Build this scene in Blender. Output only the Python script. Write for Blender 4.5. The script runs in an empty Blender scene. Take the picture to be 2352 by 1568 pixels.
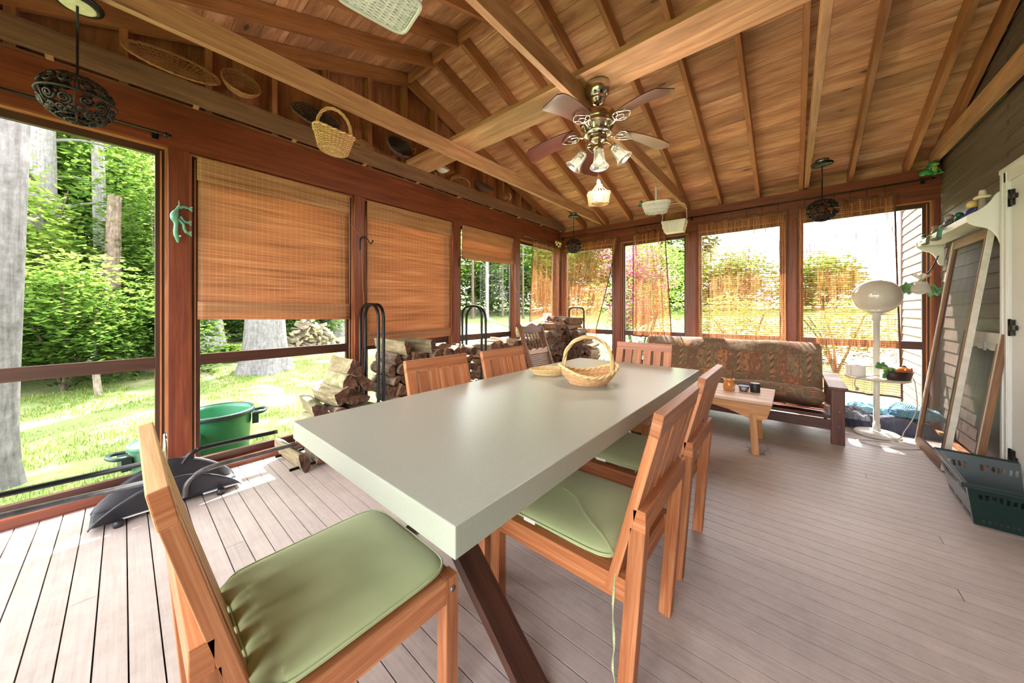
import bpy, math, random
from mathutils import Vector, Matrix, Euler, noise
R = random.Random(7)
S = bpy.context.scene
COL = S.collection
PI = math.pi
# ---------------------------------------------------------------- camera
cam_d = bpy.data.cameras.new('camera'); cam = bpy.data.objects.new('camera', cam_d); COL.objects.link(cam)
cam.location = (3.216, 0.0, 1.2)
cam.rotation_euler = (math.radians(90), 0, math.radians(41.31))
cam_d.sensor_width = 36.0; cam_d.sensor_fit = 'HORIZONTAL'
cam_d.lens = 761.0 / 2352 * 36
cam_d.shift_x = 26.0 / 2352; cam_d.shift_y = -71.0 / 2352
cam_d.clip_start = 0.02; cam_d.clip_end = 300
S.camera = cam
# ---------------------------------------------------------------- daylight, exposure
w = bpy.data.worlds.new('sky'); S.world = w; w.use_nodes = True
nt = w.node_tree; nt.nodes.clear()
wo = nt.nodes.new('ShaderNodeOutputWorld'); bg = nt.nodes.new('ShaderNodeBackground')
tc = nt.nodes.new('ShaderNodeTexCoord'); sx = nt.nodes.new('ShaderNodeSeparateXYZ'); rp = nt.nodes.new('ShaderNodeValToRGB')
rp.color_ramp.elements[0].position = 0.0; rp.color_ramp.elements[0].color = (1.0, 0.93, 0.95, 1)
rp.color_ramp.elements[1].position = 0.8; rp.color_ramp.elements[1].color = (0.88, 0.90, 1.0, 1)
nt.links.new(tc.outputs['Generated'], sx.inputs[0]); nt.links.new(sx.outputs['Z'], rp.inputs[0])
nt.links.new(rp.outputs[0], bg.inputs[0]); nt.links.new(bg.outputs[0], wo.inputs[0])
bg.inputs[1].default_value = 3.2
sun_d = bpy.data.lights.new('sun', 'SUN'); sun = bpy.data.objects.new('sun', sun_d); COL.objects.link(sun)
sun_d.energy = 12.0; sun_d.angle = math.radians(1.2); sun_d.color = (1.0, 0.93, 0.88)
sun.rotation_euler = Vector((-0.42, 0.55, 0.95)).to_track_quat('Z', 'Y').to_euler()
sun.location = (-8, 10, 18)
S.view_settings.view_transform = 'Standard'; S.view_settings.look = 'None'
S.view_settings.gamma = 1.0; S.view_settings.use_curve_mapping = False
S.view_settings.exposure = 2.12
try:
    S.cycles.max_bounces = 10; S.cycles.diffuse_bounces = 5; S.cycles.transparent_max_bounces = 24
    S.cycles.transmission_bounces = 6; S.cycles.sample_clamp_indirect = 8.0
except Exception: pass

# ---------------------------------------------------------------- mesh helper
class MB:
    def __init__(s): s.v = []; s.f = []; s.uv = []; s.t = []; s.m = []; s.sm = []
    def face(s, idx, uv, tone=0.5, mat=0, smooth=False):
        s.f.append(tuple(idx)); s.uv.append(uv); s.t.append(tone); s.m.append(mat); s.sm.append(smooth)
    def box(s, c, size, rot=None, tone=None, mat=0, along=None, taper=None):
        """box centred at c; UV runs along its longest side, in metres"""
        c = Vector(c); hx, hy, hz = size[0] / 2, size[1] / 2, size[2] / 2
        M = rot if rot is not None else Matrix.Identity(3)
        if isinstance(M, Euler): M = M.to_matrix()
        if tone is None: tone = R.random()
        L = along if along is not None else max(range(3), key=lambda i: size[i])
        o = [(L + 1) % 3, (L + 2) % 3]
        ou, ov = R.uniform(0, 50), R.uniform(0, 50)
        b = len(s.v); P = []
        for z in (-1, 1):
            for y in (-1, 1):
                for x in (-1, 1):
                    p = Vector((x * hx, y * hy, z * hz))
                    if taper and p[L] > 0: p[o[0]] *= taper; p[o[1]] *= taper
                    P.append(p); s.v.append(c + M @ p)
        F = [((0, 2, 3, 1), 2), ((4, 5, 7, 6), 2), ((0, 1, 5, 4), 1), ((2, 6, 7, 3), 1), ((0, 4, 6, 2), 0), ((1, 3, 7, 5), 0)]
        for idx, ax in F:
            if ax == L: uv = [(ou + P[i][o[0]] * .3, ov + P[i][o[1]]) for i in idx]
            else:
                q = o[0] if ax != o[0] else o[1]
                uv = [(ou + P[i][L], ov + P[i][q] + (0.37 * ax)) for i in idx]
            s.face([b + i for i in idx], uv, tone, mat)
    def beam(s, p0, p1, w, h, up=(0, 0, 1), tone=None, mat=0, taper=None):
        """board from p0 to p1, w across, h along up"""
        p0 = Vector(p0); p1 = Vector(p1); d = p1 - p0; L = d.length; d.normalize()
        side = d.cross(Vector(up)); 
        if side.length < 1e-6: side = d.cross(Vector((0, 1, 0)))
        side.normalize(); u = side.cross(d)
        M = Matrix((d, side, u)).transposed()
        s.box((p0 + p1) / 2, (L, w, h), M, tone, mat, 0, taper)
    def tube(s, pts, r, seg=8, closed=False, tone=None, mat=0, smooth=True, caps=True):
        pts = [Vector(p) for p in pts]; n = len(pts)
        if tone is None: tone = R.random()
        rr = r if hasattr(r, '__len__') else [r] * n
        b = len(s.v); prev = None; acc = 0; us = []; ou = R.uniform(0, 50)
        for i, p in enumerate(pts):
            if closed: t = pts[(i + 1) % n] - pts[i - 1]
            else: t = pts[min(i + 1, n - 1)] - pts[max(i - 1, 0)]
            if t.length < 1e-9: t = Vector((0, 0, 1))
            t.normalize()
            if prev is None:
                a = Vector((0, 0, 1)) if abs(t.z) < .9 else Vector((1, 0, 0))
                nrm = t.cross(a).normalized()
            else:
                nrm = prev - t * prev.dot(t)
                nrm = nrm.normalized() if nrm.length > 1e-6 else t.orthogonal().normalized()
            prev = nrm; bn = t.cross(nrm)
            if i: acc += (p - pts[i - 1]).length
            us.append(acc)
            for k in range(seg):
                a = 2 * PI * k / seg
                s.v.append(p + (nrm * math.cos(a) + bn * math.sin(a)) * rr[i])
        m = n if closed else n - 1
        for i in range(m):
            j = (i + 1) % n
            u0 = us[i] + ou; u1 = (us[j] if j else acc + .01) + ou
            for k in range(seg):
                k2 = (k + 1) % seg
                s.face((b + i * seg + k, b + j * seg + k, b + j * seg + k2, b + i * seg + k2),
                       [(u0, k * .01), (u1, k * .01), (u1, k * .01 + .01), (u0, k * .01 + .01)], tone, mat, smooth)
        if not closed and caps:
            s.face([b + k for k in range(seg)][::-1], [(ou, 0)] * seg, tone, mat)
            s.face([b + (n - 1) * seg + k for k in range(seg)], [(ou, 0)] * seg, tone, mat)
    def lathe(s, prof, c=(0, 0, 0), seg=24, M=None, tone=.5, mat=0, smooth=True, close=False, sx=1, sy=1, cap=True):
        """prof = [(r, z)...] turned about z"""
        c = Vector(c); b = len(s.v); n = len(prof)
        for r, z in prof:
            for k in range(seg):
                a = 2 * PI * k / seg
                p = Vector((r * math.cos(a) * sx, r * math.sin(a) * sy, z))
                s.v.append(c + (M @ p if M is not None else p))
        m = n if close else n - 1
        for i in range(m):
            j = (i + 1) % n
            for k in range(seg):
                k2 = (k + 1) % seg
                s.face((b + i * seg + k, b + i * seg + k2, b + j * seg + k2, b + j * seg + k),
                       [(k / seg, i / n), ((k + 1) / seg, i / n), ((k + 1) / seg, (i + 1) / n), (k / seg, (i + 1) / n)], tone, mat, smooth)
        if not close and cap:
            if prof[0][0] > 1e-5: s.face([b + k for k in range(seg)][::-1], [(0, 0)] * seg, tone, mat)
            if prof[-1][0] > 1e-5: s.face([b + (n - 1) * seg + k for k in range(seg)], [(0, 0)] * seg, tone, mat)
    def ball(s, c, r, M=None, seg=16, rings=10, tone=.5, mat=0):
        if not hasattr(r, '__len__'): r = (r, r, r)
        c = Vector(c); b = len(s.v)
        for i in range(rings + 1):
            a = PI * i / rings
            for k in range(seg):
                t = 2 * PI * k / seg
                p = Vector((r[0] * math.sin(a) * math.cos(t), r[1] * math.sin(a) * math.sin(t), -r[2] * math.cos(a)))
                s.v.append(c + (M @ p if M is not None else p))
        for i in range(rings):
            for k in range(seg):
                k2 = (k + 1) % seg
                s.face((b + i * seg + k, b + i * seg + k2, b + (i + 1) * seg + k2, b + (i + 1) * seg + k),
                       [(k / seg, i / rings), ((k + 1) / seg, i / rings), ((k + 1) / seg, (i + 1) / rings), (k / seg, (i + 1) / rings)], tone, mat, True)
    def grid(s, fn, nu, nv, u0=0, u1=1, v0=0, v1=1, tone=.5, mat=0, smooth=True, uvs=(1, 1), wrap=False):
        b = len(s.v)
        for j in range(nv + 1):
            for i in range(nu + 1): s.v.append(Vector(fn(u0 + (u1 - u0) * i / nu, v0 + (v1 - v0) * j / nv)))
        W = nu + 1
        for j in range(nv):
            for i in range(nu):
                q = ((i, j), (i + 1, j), (i + 1, j + 1), (i, j + 1))
                s.face([b + y * W + x for x, y in q], [(x / nu * uvs[0], y / nv * uvs[1]) for x, y in q], tone, mat, smooth)
    def prism(s, poly, ext, M=None, c=(0, 0, 0), tone=None, mat=0):
        """poly = list of (a, b) in local xz, extruded along local y by ext (centred)"""
        c = Vector(c); n = len(poly); b = len(s.v)
        if tone is None: tone = R.random()
        ou = R.uniform(0, 30)
        for y in (-ext / 2, ext / 2):
            for a, z in poly:
                p = Vector((a, y, z)); s.v.append(c + (M @ p if M is not None else p))
        s.face([b + i for i in range(n)], [(ou + a, z) for a, z in poly], tone, mat)
        s.face([b + n + i for i in range(n)][::-1], [(ou + a, z) for a, z in poly][::-1], tone, mat)
        for i in range(n):
            j = (i + 1) % n
            s.face((b + j, b + i, b + n + i, b + n + j), [(ou + poly[j][0], 0), (ou + poly[i][0], 0), (ou + poly[i][0], ext), (ou + poly[j][0], ext)], tone, mat)
    def mesh(s, name, mats):
        me = bpy.data.meshes.new(name); me.from_pydata([tuple(v) for v in s.v], [], s.f)
        uvl = me.uv_layers.new(name='UVMap'); flat = []
        for q in s.uv:
            for a in q: flat.append(a[0]); flat.append(a[1])
        uvl.data.foreach_set('uv', flat)
        at = me.attributes.new('tone', 'FLOAT', 'FACE'); at.data.foreach_set('value', s.t)
        me.polygons.foreach_set('material_index', s.m); me.polygons.foreach_set('use_smooth', s.sm)
        for m in (mats if isinstance(mats, (list, tuple)) else [mats]): me.materials.append(m)
        me.update(); return me
    def build(s, name, mats, parent=None, bevel=0, sub=0):
        o = bpy.data.objects.new(name, s.mesh(name, mats)); COL.objects.link(o)
        if parent is not None: o.parent = parent
        if bevel:
            b = o.modifiers.new('bevel', 'BEVEL'); b.width = bevel; b.segments = 2; b.limit_method = 'ANGLE'; b.angle_limit = math.radians(50)
        if sub:
            u = o.modifiers.new('sub', 'SUBSURF'); u.levels = sub; u.render_levels = sub
        return o

def tag(o, label=None, cat=None, group=None, kind=None):
    if label: o['label'] = label
    if cat: o['category'] = cat
    if group: o['group'] = group
    if kind: o['kind'] = kind
    return o
def empty(name, loc=(0, 0, 0), rz=0, label=None, cat=None, group=None, kind=None):
    o = bpy.data.objects.new(name, None); COL.objects.link(o); o.location = loc; o.rotation_euler = (0, 0, rz)
    o.empty_display_size = .1
    return tag(o, label, cat, group, kind)
def copy_tree(o, parent=None):
    c = o.copy(); COL.objects.link(c)
    if parent is not None: c.parent = parent
    for ch in list(o.children): copy_tree(ch, c)
    return c
def RZ(a): return Matrix.Rotation(a, 3, 'Z')
def RX(a): return Matrix.Rotation(a, 3, 'X')
def RY(a): return Matrix.Rotation(a, 3, 'Y')
def spl(pts, n=8, closed=False):
    """Catmull-Rom through pts"""
    P = [Vector(p) for p in pts]; out = []; m = len(P)
    rng = range(m) if closed else range(m - 1)
    for i in rng:
        if closed: a, b, c, d = P[i - 1], P[i], P[(i + 1) % m], P[(i + 2) % m]
        else: a, b, c, d = P[max(i - 1, 0)], P[i], P[i + 1], P[min(i + 2, m - 1)]
        for k in range(n):
            t = k / n
            out.append(.5 * ((2 * b) + (c - a) * t + (2 * a - 5 * b + 4 * c - d) * t * t + (3 * b - a - 3 * c + d) * t ** 3))
    if not closed: out.append(P[-1])
    return out
# ---------------------------------------------------------------- materials
def srgb(r, g, b):
    f = lambda c: (c / 255 / 12.92) if c / 255 <= .04045 else ((c / 255 + .055) / 1.055) ** 2.4
    return (f(r), f(g), f(b), 1)
class NT:
    def __init__(s, name):
        s.m = bpy.data.materials.new(name); s.m.use_nodes = True; s.t = s.m.node_tree; s.t.nodes.clear()
        s.out = s.n('OutputMaterial')
    def n(s, typ, **kw):
        nd = s.t.nodes.new('ShaderNode' + typ)
        for k, v in kw.items():
            if hasattr(nd, k): setattr(nd, k, v)
            else: nd.inputs[k].default_value = v
        return nd
    def l(s, a, b): s.t.links.new(a, b)
    def set(s, sock, v):
        if hasattr(v, 'links') or hasattr(v, 'is_linked'): s.l(v, sock)
        else: sock.default_value = v
    def math(s, op, a, b=None, c=None, clamp=False):
        nd = s.n('Math', operation=op); nd.use_clamp = clamp
        s.set(nd.inputs[0], a)
        if b is not None: s.set(nd.inputs[1], b)
        if c is not None: s.set(nd.inputs[2], c)
        return nd.outputs[0]
    def mix(s, f, a, b, blend='MIX'):
        nd = s.n('Mix', data_type='RGBA', blend_type=blend)
        s.set(nd.inputs[0], f); s.set(nd.inputs[6], a); s.set(nd.inputs[7], b); return nd.outputs[2]
    def ramp(s, f, stops, interp='LINEAR'):
        nd = s.n('ValToRGB'); s.l(f, nd.inputs[0]); cr = nd.color_ramp; cr.interpolation = interp
        while len(cr.elements) < len(stops): cr.elements.new(.5)
        for e, (p, c) in zip(cr.elements, stops):
            e.position = p; e.color = c if hasattr(c, '__len__') else (c, c, c, 1)
        return nd.outputs[0]
    def coord(s, kind='UV', scale=(1, 1, 1), rot=(0, 0, 0), loc=(0, 0, 0)):
        tcn = s.n('TexCoord'); mp = s.n('Mapping'); s.l(tcn.outputs[kind], mp.inputs[0])
        mp.inputs['Scale'].default_value = scale; mp.inputs['Rotation'].default_value = rot; mp.inputs['Location'].default_value = loc
        return mp.outputs[0]
    def noise(s, vec, scale=5, detail=3, rough=.5, dist=0):
        nd = s.n('TexNoise'); s.l(vec, nd.inputs['Vector']); nd.inputs['Scale'].default_value = scale
        nd.inputs['Detail'].default_value = detail; nd.inputs['Roughness'].default_value = rough; nd.inputs['Distortion'].default_value = dist
        return nd.outputs[0]
    def bump(s, h, strength=.3, dist=.01):
        nd = s.n('Bump'); s.l(h, nd.inputs['Height']); nd.inputs['Strength'].default_value = strength; nd.inputs['Distance'].default_value = dist
        return nd.outputs[0]
    def pbr(s, color, rough=.5, metal=0, bump=None, **kw):
        p = s.n('BsdfPrincipled'); s.set(p.inputs['Base Color'], color); s.set(p.inputs['Roughness'], rough)
        p.inputs['Metallic'].default_value = metal
        for k, v in kw.items(): s.set(p.inputs[k.replace('_', ' ')], v)
        if bump is not None: s.l(bump, p.inputs['Normal'])
        return p
    def done(s, sh): s.l(sh.outputs[0] if hasattr(sh, 'outputs') else sh, s.out.inputs[0]); return s.m

def wood(name, dark, mid, light, rough=.55, fine=26, knots=.5, tone=.5, blotch=.35, kscale=(1.3, 5), stain=0, bumps=.15):
    """boards: grain runs along U; every board has its own tone"""
    t = NT(name)
    g = t.noise(t.coord('UV', (1.1, fine, 1)), 1.6, 5, .6, .9)
    f = t.noise(t.coord('UV', (6, fine * 7, 1)), 1.0, 2, .6)
    b = t.noise(t.coord('UV', (1.2, 4.5, 1), loc=(7, 3, 0)), 1.0, 3, .5, .4)
    a = t.math('ADD', t.math('MULTIPLY', g, .75), t.math('MULTIPLY', f, .25))
    col = t.ramp(a, [(.3, dark), (.5, mid), (.7, light)])
    at = t.n('Attribute', attribute_name='tone')
    tv = t.math('ADD', t.math('MULTIPLY', at.outputs['Fac'], tone), 1 - tone / 2)
    bl = t.math('ADD', t.math('MULTIPLY', b, blotch * 2), 1 - blotch)
    col = t.mix(1.0, col, t.n('CombineXYZ').outputs[0], 'MULTIPLY') if False else col
    v = t.math('MULTIPLY', tv, bl)
    cb = t.n('CombineColor'); [t.l(v, cb.inputs[i]) for i in range(3)]
    col = t.mix(1.0, col, cb.outputs[0], 'MULTIPLY')
    if knots:
        vo = t.n('TexVoronoi'); wn = t.coord('UV', (kscale[0], kscale[1], 1), loc=(3.3, 1.7, 0)); t.l(wn, vo.inputs['Vector']); vo.inputs['Scale'].default_value = 1.0
        k = t.ramp(vo.outputs['Distance'], [(.055, 1.0), (.10, 0.0)])
        ring = t.ramp(vo.outputs['Distance'], [(.05, .0), (.11, .8), (.36, 0.0)])
        col = t.mix(t.math('MULTIPLY', k, knots), col, (dark[0] * .35, dark[1] * .3, dark[2] * .3, 1))
        col = t.mix(t.math('MULTIPLY', ring, knots * .7), col, (dark[0] * .8, dark[1] * .75, dark[2] * .7, 1))
    if stain:
        sn = t.noise(t.coord('UV', (.8, 9, 1), loc=(11, 5, 0)), 1.3, 4, .65, .5)
        sm = t.ramp(sn, [(.52, 0.0), (.68, 1.0)])
        col = t.mix(t.math('MULTIPLY', sm, stain), col, (dark[0] * .45, dark[1] * .5, dark[2] * .6, 1))
    return t.done(t.pbr(col, rough, bump=t.bump(a, bumps, .004)))
def plain(name, c, rough=.5, metal=0, var=0, vs=20, bumps=0, bscale=60, **kw):
    t = NT(name); col = c
    if var:
        n = t.noise(t.coord('Object', (1, 1, 1)), vs, 4, .6)
        col = t.ramp(n, [(.3, (c[0] * (1 - var), c[1] * (1 - var), c[2] * (1 - var), 1)), (.7, (min(1, c[0] * (1 + var)), min(1, c[1] * (1 + var)), min(1, c[2] * (1 + var)), 1))])
    bp = None
    if bumps: bp = t.bump(t.noise(t.coord('Object', (1, 1, 1)), bscale, 3, .6), bumps, .004)
    return t.done(t.pbr(col, rough, metal, bp, **kw))

M = {}
M['cedar'] = wood('cedar_red_stain', srgb(80, 35, 20), srgb(114, 53, 31), srgb(138, 72, 43), .42, 20, .55, .15, .2)
M['frame'] = wood('window_frame_brown', srgb(50, 28, 21), srgb(68, 38, 28), srgb(82, 47, 34), .4, 22, 0, .12, .12)
M['bead'] = wood('window_bead', srgb(140, 84, 50), srgb(172, 110, 68), srgb(196, 138, 92), .45, 22, 0, .2, .2)
M['deckwood'] = wood('ceiling_pine', srgb(152, 98, 70), srgb(200, 144, 108), srgb(224, 178, 144), .6, 7, .9, .38, .3, (1.7, 4.2), .5)
M['rafter'] = wood('rafter_pine', srgb(134, 82, 52), srgb(166, 108, 70), srgb(188, 132, 92), .55, 14, .8, .22, .2, (1.1, 6))
M['tie'] = wood('tie_beam_pine', srgb(146, 102, 72), srgb(180, 132, 96), srgb(204, 160, 122), .55, 14, .7, .15, .25, (1.0, 6))
M['grey_tie'] = wood('weathered_beam', srgb(92, 62, 46), srgb(120, 84, 62), srgb(144, 104, 78), .65, 16, .6, .1, .25)
M['gable'] = wood('gable_boards', srgb(128, 76, 48), srgb(166, 104, 68), srgb(190, 128, 88), .6, 10, .8, .3, .3, (1.2, 4))
M['teak'] = wood('chair_teak', srgb(142, 84, 52), srgb(178, 112, 72), srgb(204, 144, 102), .38, 30, 0, .34, .2)
M['teak_lit'] = wood('chair_teak_lit', srgb(168, 124, 78), srgb(196, 154, 106), srgb(214, 178, 130), .55, 30, 0, .2, .2)  # lighter copy of the teak, window light on the wood painted into its colour
M['trestle'] = wood('trestle_dark', srgb(48, 28, 21), srgb(70, 41, 31), srgb(92, 57, 43), .45, 20, 0, .1, .25)
M['pine'] = wood('coffee_pine', srgb(176, 114, 66), srgb(206, 148, 96), srgb(226, 178, 128), .5, 16, .5, .15, .15)
M['pine_pale'] = wood('coffee_top_pale', srgb(198, 158, 126), srgb(222, 190, 162), srgb(234, 208, 184), .5, 16, .3, .1, .12)
M['futon_wood'] = wood('futon_wood', srgb(48, 22, 14), srgb(78, 38, 24), srgb(108, 58, 38), .4, 14, .7, .15, .35)
M['oak'] = wood('rocker_oak', srgb(72, 42, 26), srgb(108, 66, 42), srgb(142, 92, 60), .38, 26, 0, .15, .2)
M['screen_wood'] = wood('old_screen_wood', srgb(84, 56, 38), srgb(128, 88, 58), srgb(160, 116, 78), .5, 24, 0, .15, .35)
M['white_paint'] = plain('white_paint', srgb(222, 222, 214), .45, var=.05, vs=6)
M['old_white'] = plain('worn_white_paint', srgb(206, 202, 188), .6, var=.16, vs=14, bumps=.3, bscale=80)
M['shelf_white'] = plain('shelf_white', srgb(226, 226, 218), .35, var=.03, vs=5)
M['black_metal'] = plain('black_metal', srgb(24, 24, 26), .32, .4)
M['black_plastic'] = plain('black_plastic', srgb(34, 34, 40), .45, var=.25, vs=9)
M['grey_metal'] = plain('grey_tube', srgb(92, 90, 90), .38, .6, var=.4, vs=14)
M['chrome'] = plain('polished_nickel', srgb(196, 190, 182), .16, 1.0)
M['steel'] = plain('steel', srgb(150, 150, 150), .35, .9)
M['ivory'] = plain('ivory_enamel', srgb(228, 224, 212), .22)
M['cord_white'] = plain('cord_white', srgb(206, 204, 196), .5)
M['cord_tan'] = plain('cord_tan', srgb(196, 150, 104), .7)
def glassy(name, tint=(1, 1, 1, 1), gl=.06, rough=.02):
    t = NT(name); a = t.n('BsdfTransparent'); a.inputs[0].default_value = tint
    g = t.n('BsdfGlossy'); g.inputs['Roughness'].default_value = rough
    fr = t.n('Fresnel'); fr.inputs[0].default_value = 1.45
    f = t.math('ADD', t.math('MULTIPLY', fr.outputs[0], .02 if gl < .01 else .8), gl * .3)
    mx = t.n('MixShader'); t.l(f, mx.inputs[0]); t.l(a.outputs[0], mx.inputs[1]); t.l(g.outputs[0], mx.inputs[2])
    return t.done(mx)
M['pane'] = glassy('window_screening', (.93, .94, .93, 1), .0)
M['glass'] = glassy('clear_glass', (.96, .98, .97, 1), .2)
# ---------------------------------------------------------------- room shell
RX0, RX1, RY0, RY1 = 0.0, 4.324, -1.09, 5.33
YR = 2.12; SL = .335
def zraf(y): return 3.72 - SL * abs(y - YR)              # underside of rafters
def zdeck(y): return zraf(y) + .148
# floor boards, running across the room (x)
t = NT('porch_floor_boards')
uv = t.coord('UV', (1, 1, 1))
g = t.noise(t.coord('UV', (2, 60, 1)), 1.5, 4, .6, .3); b2 = t.noise(t.coord('Object', (1, 1, 1)), 1.7, 4, .6); b3 = t.noise(t.coord('Object', (1, 1, 1)), 14, 5, .7)
base = t.ramp(t.math('ADD', t.math('MULTIPLY', g, .5), t.math('MULTIPLY', b3, .5)), [(.3, srgb(160, 146, 137)), (.7, srgb(194, 180, 171))])
at = t.n('Attribute', attribute_name='tone')
vv = t.math('ADD', t.math('MULTIPLY', at.outputs['Fac'], .10), t.math('ADD', t.math('MULTIPLY', b2, .25), .82))
cb = t.n('CombineColor'); [t.l(vv, cb.inputs[i]) for i in range(3)]
scr = t.ramp(t.noise(t.coord('Object', (3, 22, 1), rot=(0, 0, .6)), 3, 4, .8), [(.63, 0.0), (.75, .35)])
col = t.mix(scr, t.mix(1.0, base, cb.outputs[0], 'MULTIPLY'), srgb(208, 200, 192))
t.l(t.pbr(col, t.ramp(b3, [(.3, .36), (.7, .52)]), bump=t.bump(g, .12, .002)).outputs[0], t.out.inputs[0]); M['floor'] = t.m
M['gap'] = plain('floor_gap_dirt', srgb(76, 60, 50), .9)
mb = MB(); BW = .0815
mb.box((2.16, 2.12, -.045), (4.5, 6.6, .05), tone=.5, mat=1)
y = RY0 - .04; i = 0
while y < RY1 + .05:
    cuts = [-.06]
    if i % 3 == 0: cuts.append(R.uniform(.5, 3.9))
    cuts.append(4.36)
    for a, b in zip(cuts, cuts[1:]):
        mb.box(((a + b) / 2, y + BW / 2, -.0125), (b - a - .003, BW - .0045, .025), mat=0)
    y += BW; i += 1
fl = tag(mb.build('floor', [M['floor'], M['gap']]), kind='structure')

# left wall: header, ledge, gable boards, studs, posts, sill
LP = [(-1.09, -.98), (.201, .311), (1.495, 1.596), (2.758, 2.868), (4.007, 4.127), (5.23, 5.33)]
mb = MB()
mb.box((-.05, 2.12, 2.484), (.10, 6.42, .312), tone=.5)
wl = tag(mb.build('wall_left', M['cedar']), kind='structure')
for yb in (5.47, -1.24):
    m_ = MB(); m_.box((2.1, yb, 2.66), (4.7, .02, .36), tone=.2); tag(m_.build('trim_%d' % (1 if yb > 0 else 2), M['deckwood']), kind='structure')
mb = MB(); mb.box((-.065, 2.12, .03), (.13, 6.42, .06), tone=.4); mb.build('sill', M['cedar'], wl)
for a, b in LP:
    mb = MB(); mb.box((-.05, (a + b) / 2, 1.194), (.10, b - a, 2.268), tone=.6); mb.build('post', M['cedar'], wl, bevel=.003)
mb = MB(); y = RY0 - .02; 
while y < RY1 + .05:
    zt = zdeck(y + .07) + .03
    mb.box((-.125, y + .07, (2.60 + zt) / 2), (.02, .139, zt - 2.60)); y += .14
mb.box((-.145, 2.12, 3.25), (.015, 6.4, 1.3), tone=.1)
mb.build('gable_boards', M['gable'], wl)
mb = MB(); mb.box((-.068, 2.12, 2.646), (.135, 6.42, .012), tone=.3); mb.build('ledge', M['grey_tie'], wl)
for k in range(-2, 12):
    y = .0 + .415 * k + .0
    if y < RY0 + .05 or y > RY1 - .1: continue
    zt = zraf(y) + .06
    mb = MB(); mb.box((-.058, y, (2.652 + zt) / 2), (.088, .04, zt - 2.652), tone=.55); mb.build('stud', M['rafter'], wl)
for i in range(11):
    y = -.9 + i * .62
    mb = MB(); mb.box((.028, y, 2.647), (.05, .03, .008), tone=.8); mb.build('shim', M['tie'], wl)

# back wall
BP = [(0.0, .05), (1.02, 1.12), (2.10, 2.20), (3.16, 3.26), (4.275, 4.324)]
mb = MB(); mb.box((2.16, 5.38, 2.47), (4.33, .10, .32), tone=.75)
wb = tag(mb.build('wall_back', M['cedar']), kind='structure')
mb = MB(); mb.box((2.16, 5.395, .03), (4.33, .13, .06), tone=.4); mb.build('sill', M['cedar'], wb)
for a, b in BP:
    mb = MB(); mb.box(((a + b) / 2, 5.38, 1.185), (b - a, .10, 2.25), tone=.75); mb.build('post', M['cedar'], wb, bevel=.003)
# front wall, behind the camera
mb = MB(); mb.box((2.16, -1.14, 2.47), (4.33, .10, .32), tone=.7)
wf = tag(mb.build('wall_front', M['cedar']), kind='structure')
mb = MB(); mb.box((2.16, -1.155, .03), (4.33, .13, .06), tone=.4); mb.build('sill', M['cedar'], wf)
for a, b in [(-.1, .0), (1.02, 1.12), (2.10, 2.20), (3.16, 3.26), (4.275, 4.324)]:
    mb = MB(); mb.box(((a + b) / 2, -1.14, 1.185), (b - a, .10, 2.25), tone=.75); mb.build('post', M['cedar'], wf)

# window units : frame, mid rail, bead, pane
def window(n, p, d, L, ztop, depth, mat='frame'):
    """p = start corner at floor level, d = unit direction, inward normal depth vector"""
    d = Vector(d); nrm = Vector(depth); p = Vector(p)
    o = p - nrm * .07
    def bar(a, b, z0, z1, th=.035, off=0, m=None, tone=.5):
        c = o + d * ((a + b) / 2) + Vector((0, 0, (z0 + z1) / 2)) + nrm * off
        sz = (abs(d.x) * (b - a) + abs(d.y) * th, abs(d.y) * (b - a) + abs(d.x) * th, z1 - z0)
        m.box(c, sz, tone=tone)
    fw = .06
    m = MB(); bar(0, fw, .06, ztop, m=m); bar(L - fw, L, .06, ztop, m=m); bar(fw, L - fw, ztop - fw, ztop, m=m); bar(fw, L - fw, .06, .115, m=m)
    w_ = tag(m.build('window_%d' % n, M[mat], bevel=.002), kind='structure')
    m = MB(); bar(fw, L - fw, .80, .88, m=m, tone=.45); m.build('mid_rail', M[mat], w_, bevel=.002)
    m = MB()
    for a, b, z0, z1 in ((.0, .014, .06, ztop), (L - .014, L, .06, ztop), (.014, L - .014, ztop - .014, ztop)):
        bar(a, b, z0, z1, th=.014, off=.026, m=m, tone=.7)
    for a, b, z0, z1 in ((.028, .036, .06, ztop - .03), (L - .036, L - .028, .06, ztop - .03)):
        bar(a, b, z0, z1, th=.008, off=.021, m=m, tone=.9)
    m.build('bead', M['bead'], w_)
    m = MB(); bar(fw - .005, L - fw + .005, .11, .805, th=.004, m=m); bar(fw - .005, L - fw + .005, .875, ztop - fw + .005, th=.004, m=m)
    m.build('pane', M['pane'], w_)
    return w_
n = 1
for a, b in zip(LP, LP[1:]):
    window(n, (0, a[1], 0), (0, 1, 0), b[0] - a[1], 2.328, (1, 0, 0)); n += 1
for a, b in zip(BP, BP[1:]):
    window(n, (a[1], 5.33, 0), (1, 0, 0), b[0] - a[1], 2.31, (0, -1, 0)); n += 1
fb = [(.0, .0), (1.02, 1.12), (2.10, 2.20), (3.16, 3.26), (4.275, 4.324)]
for a, b in zip(fb, fb[1:]):
    window(n, (a[1], -1.09, 0), (1, 0, 0), b[0] - a[1], 2.31, (0, 1, 0)); n += 1

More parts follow.
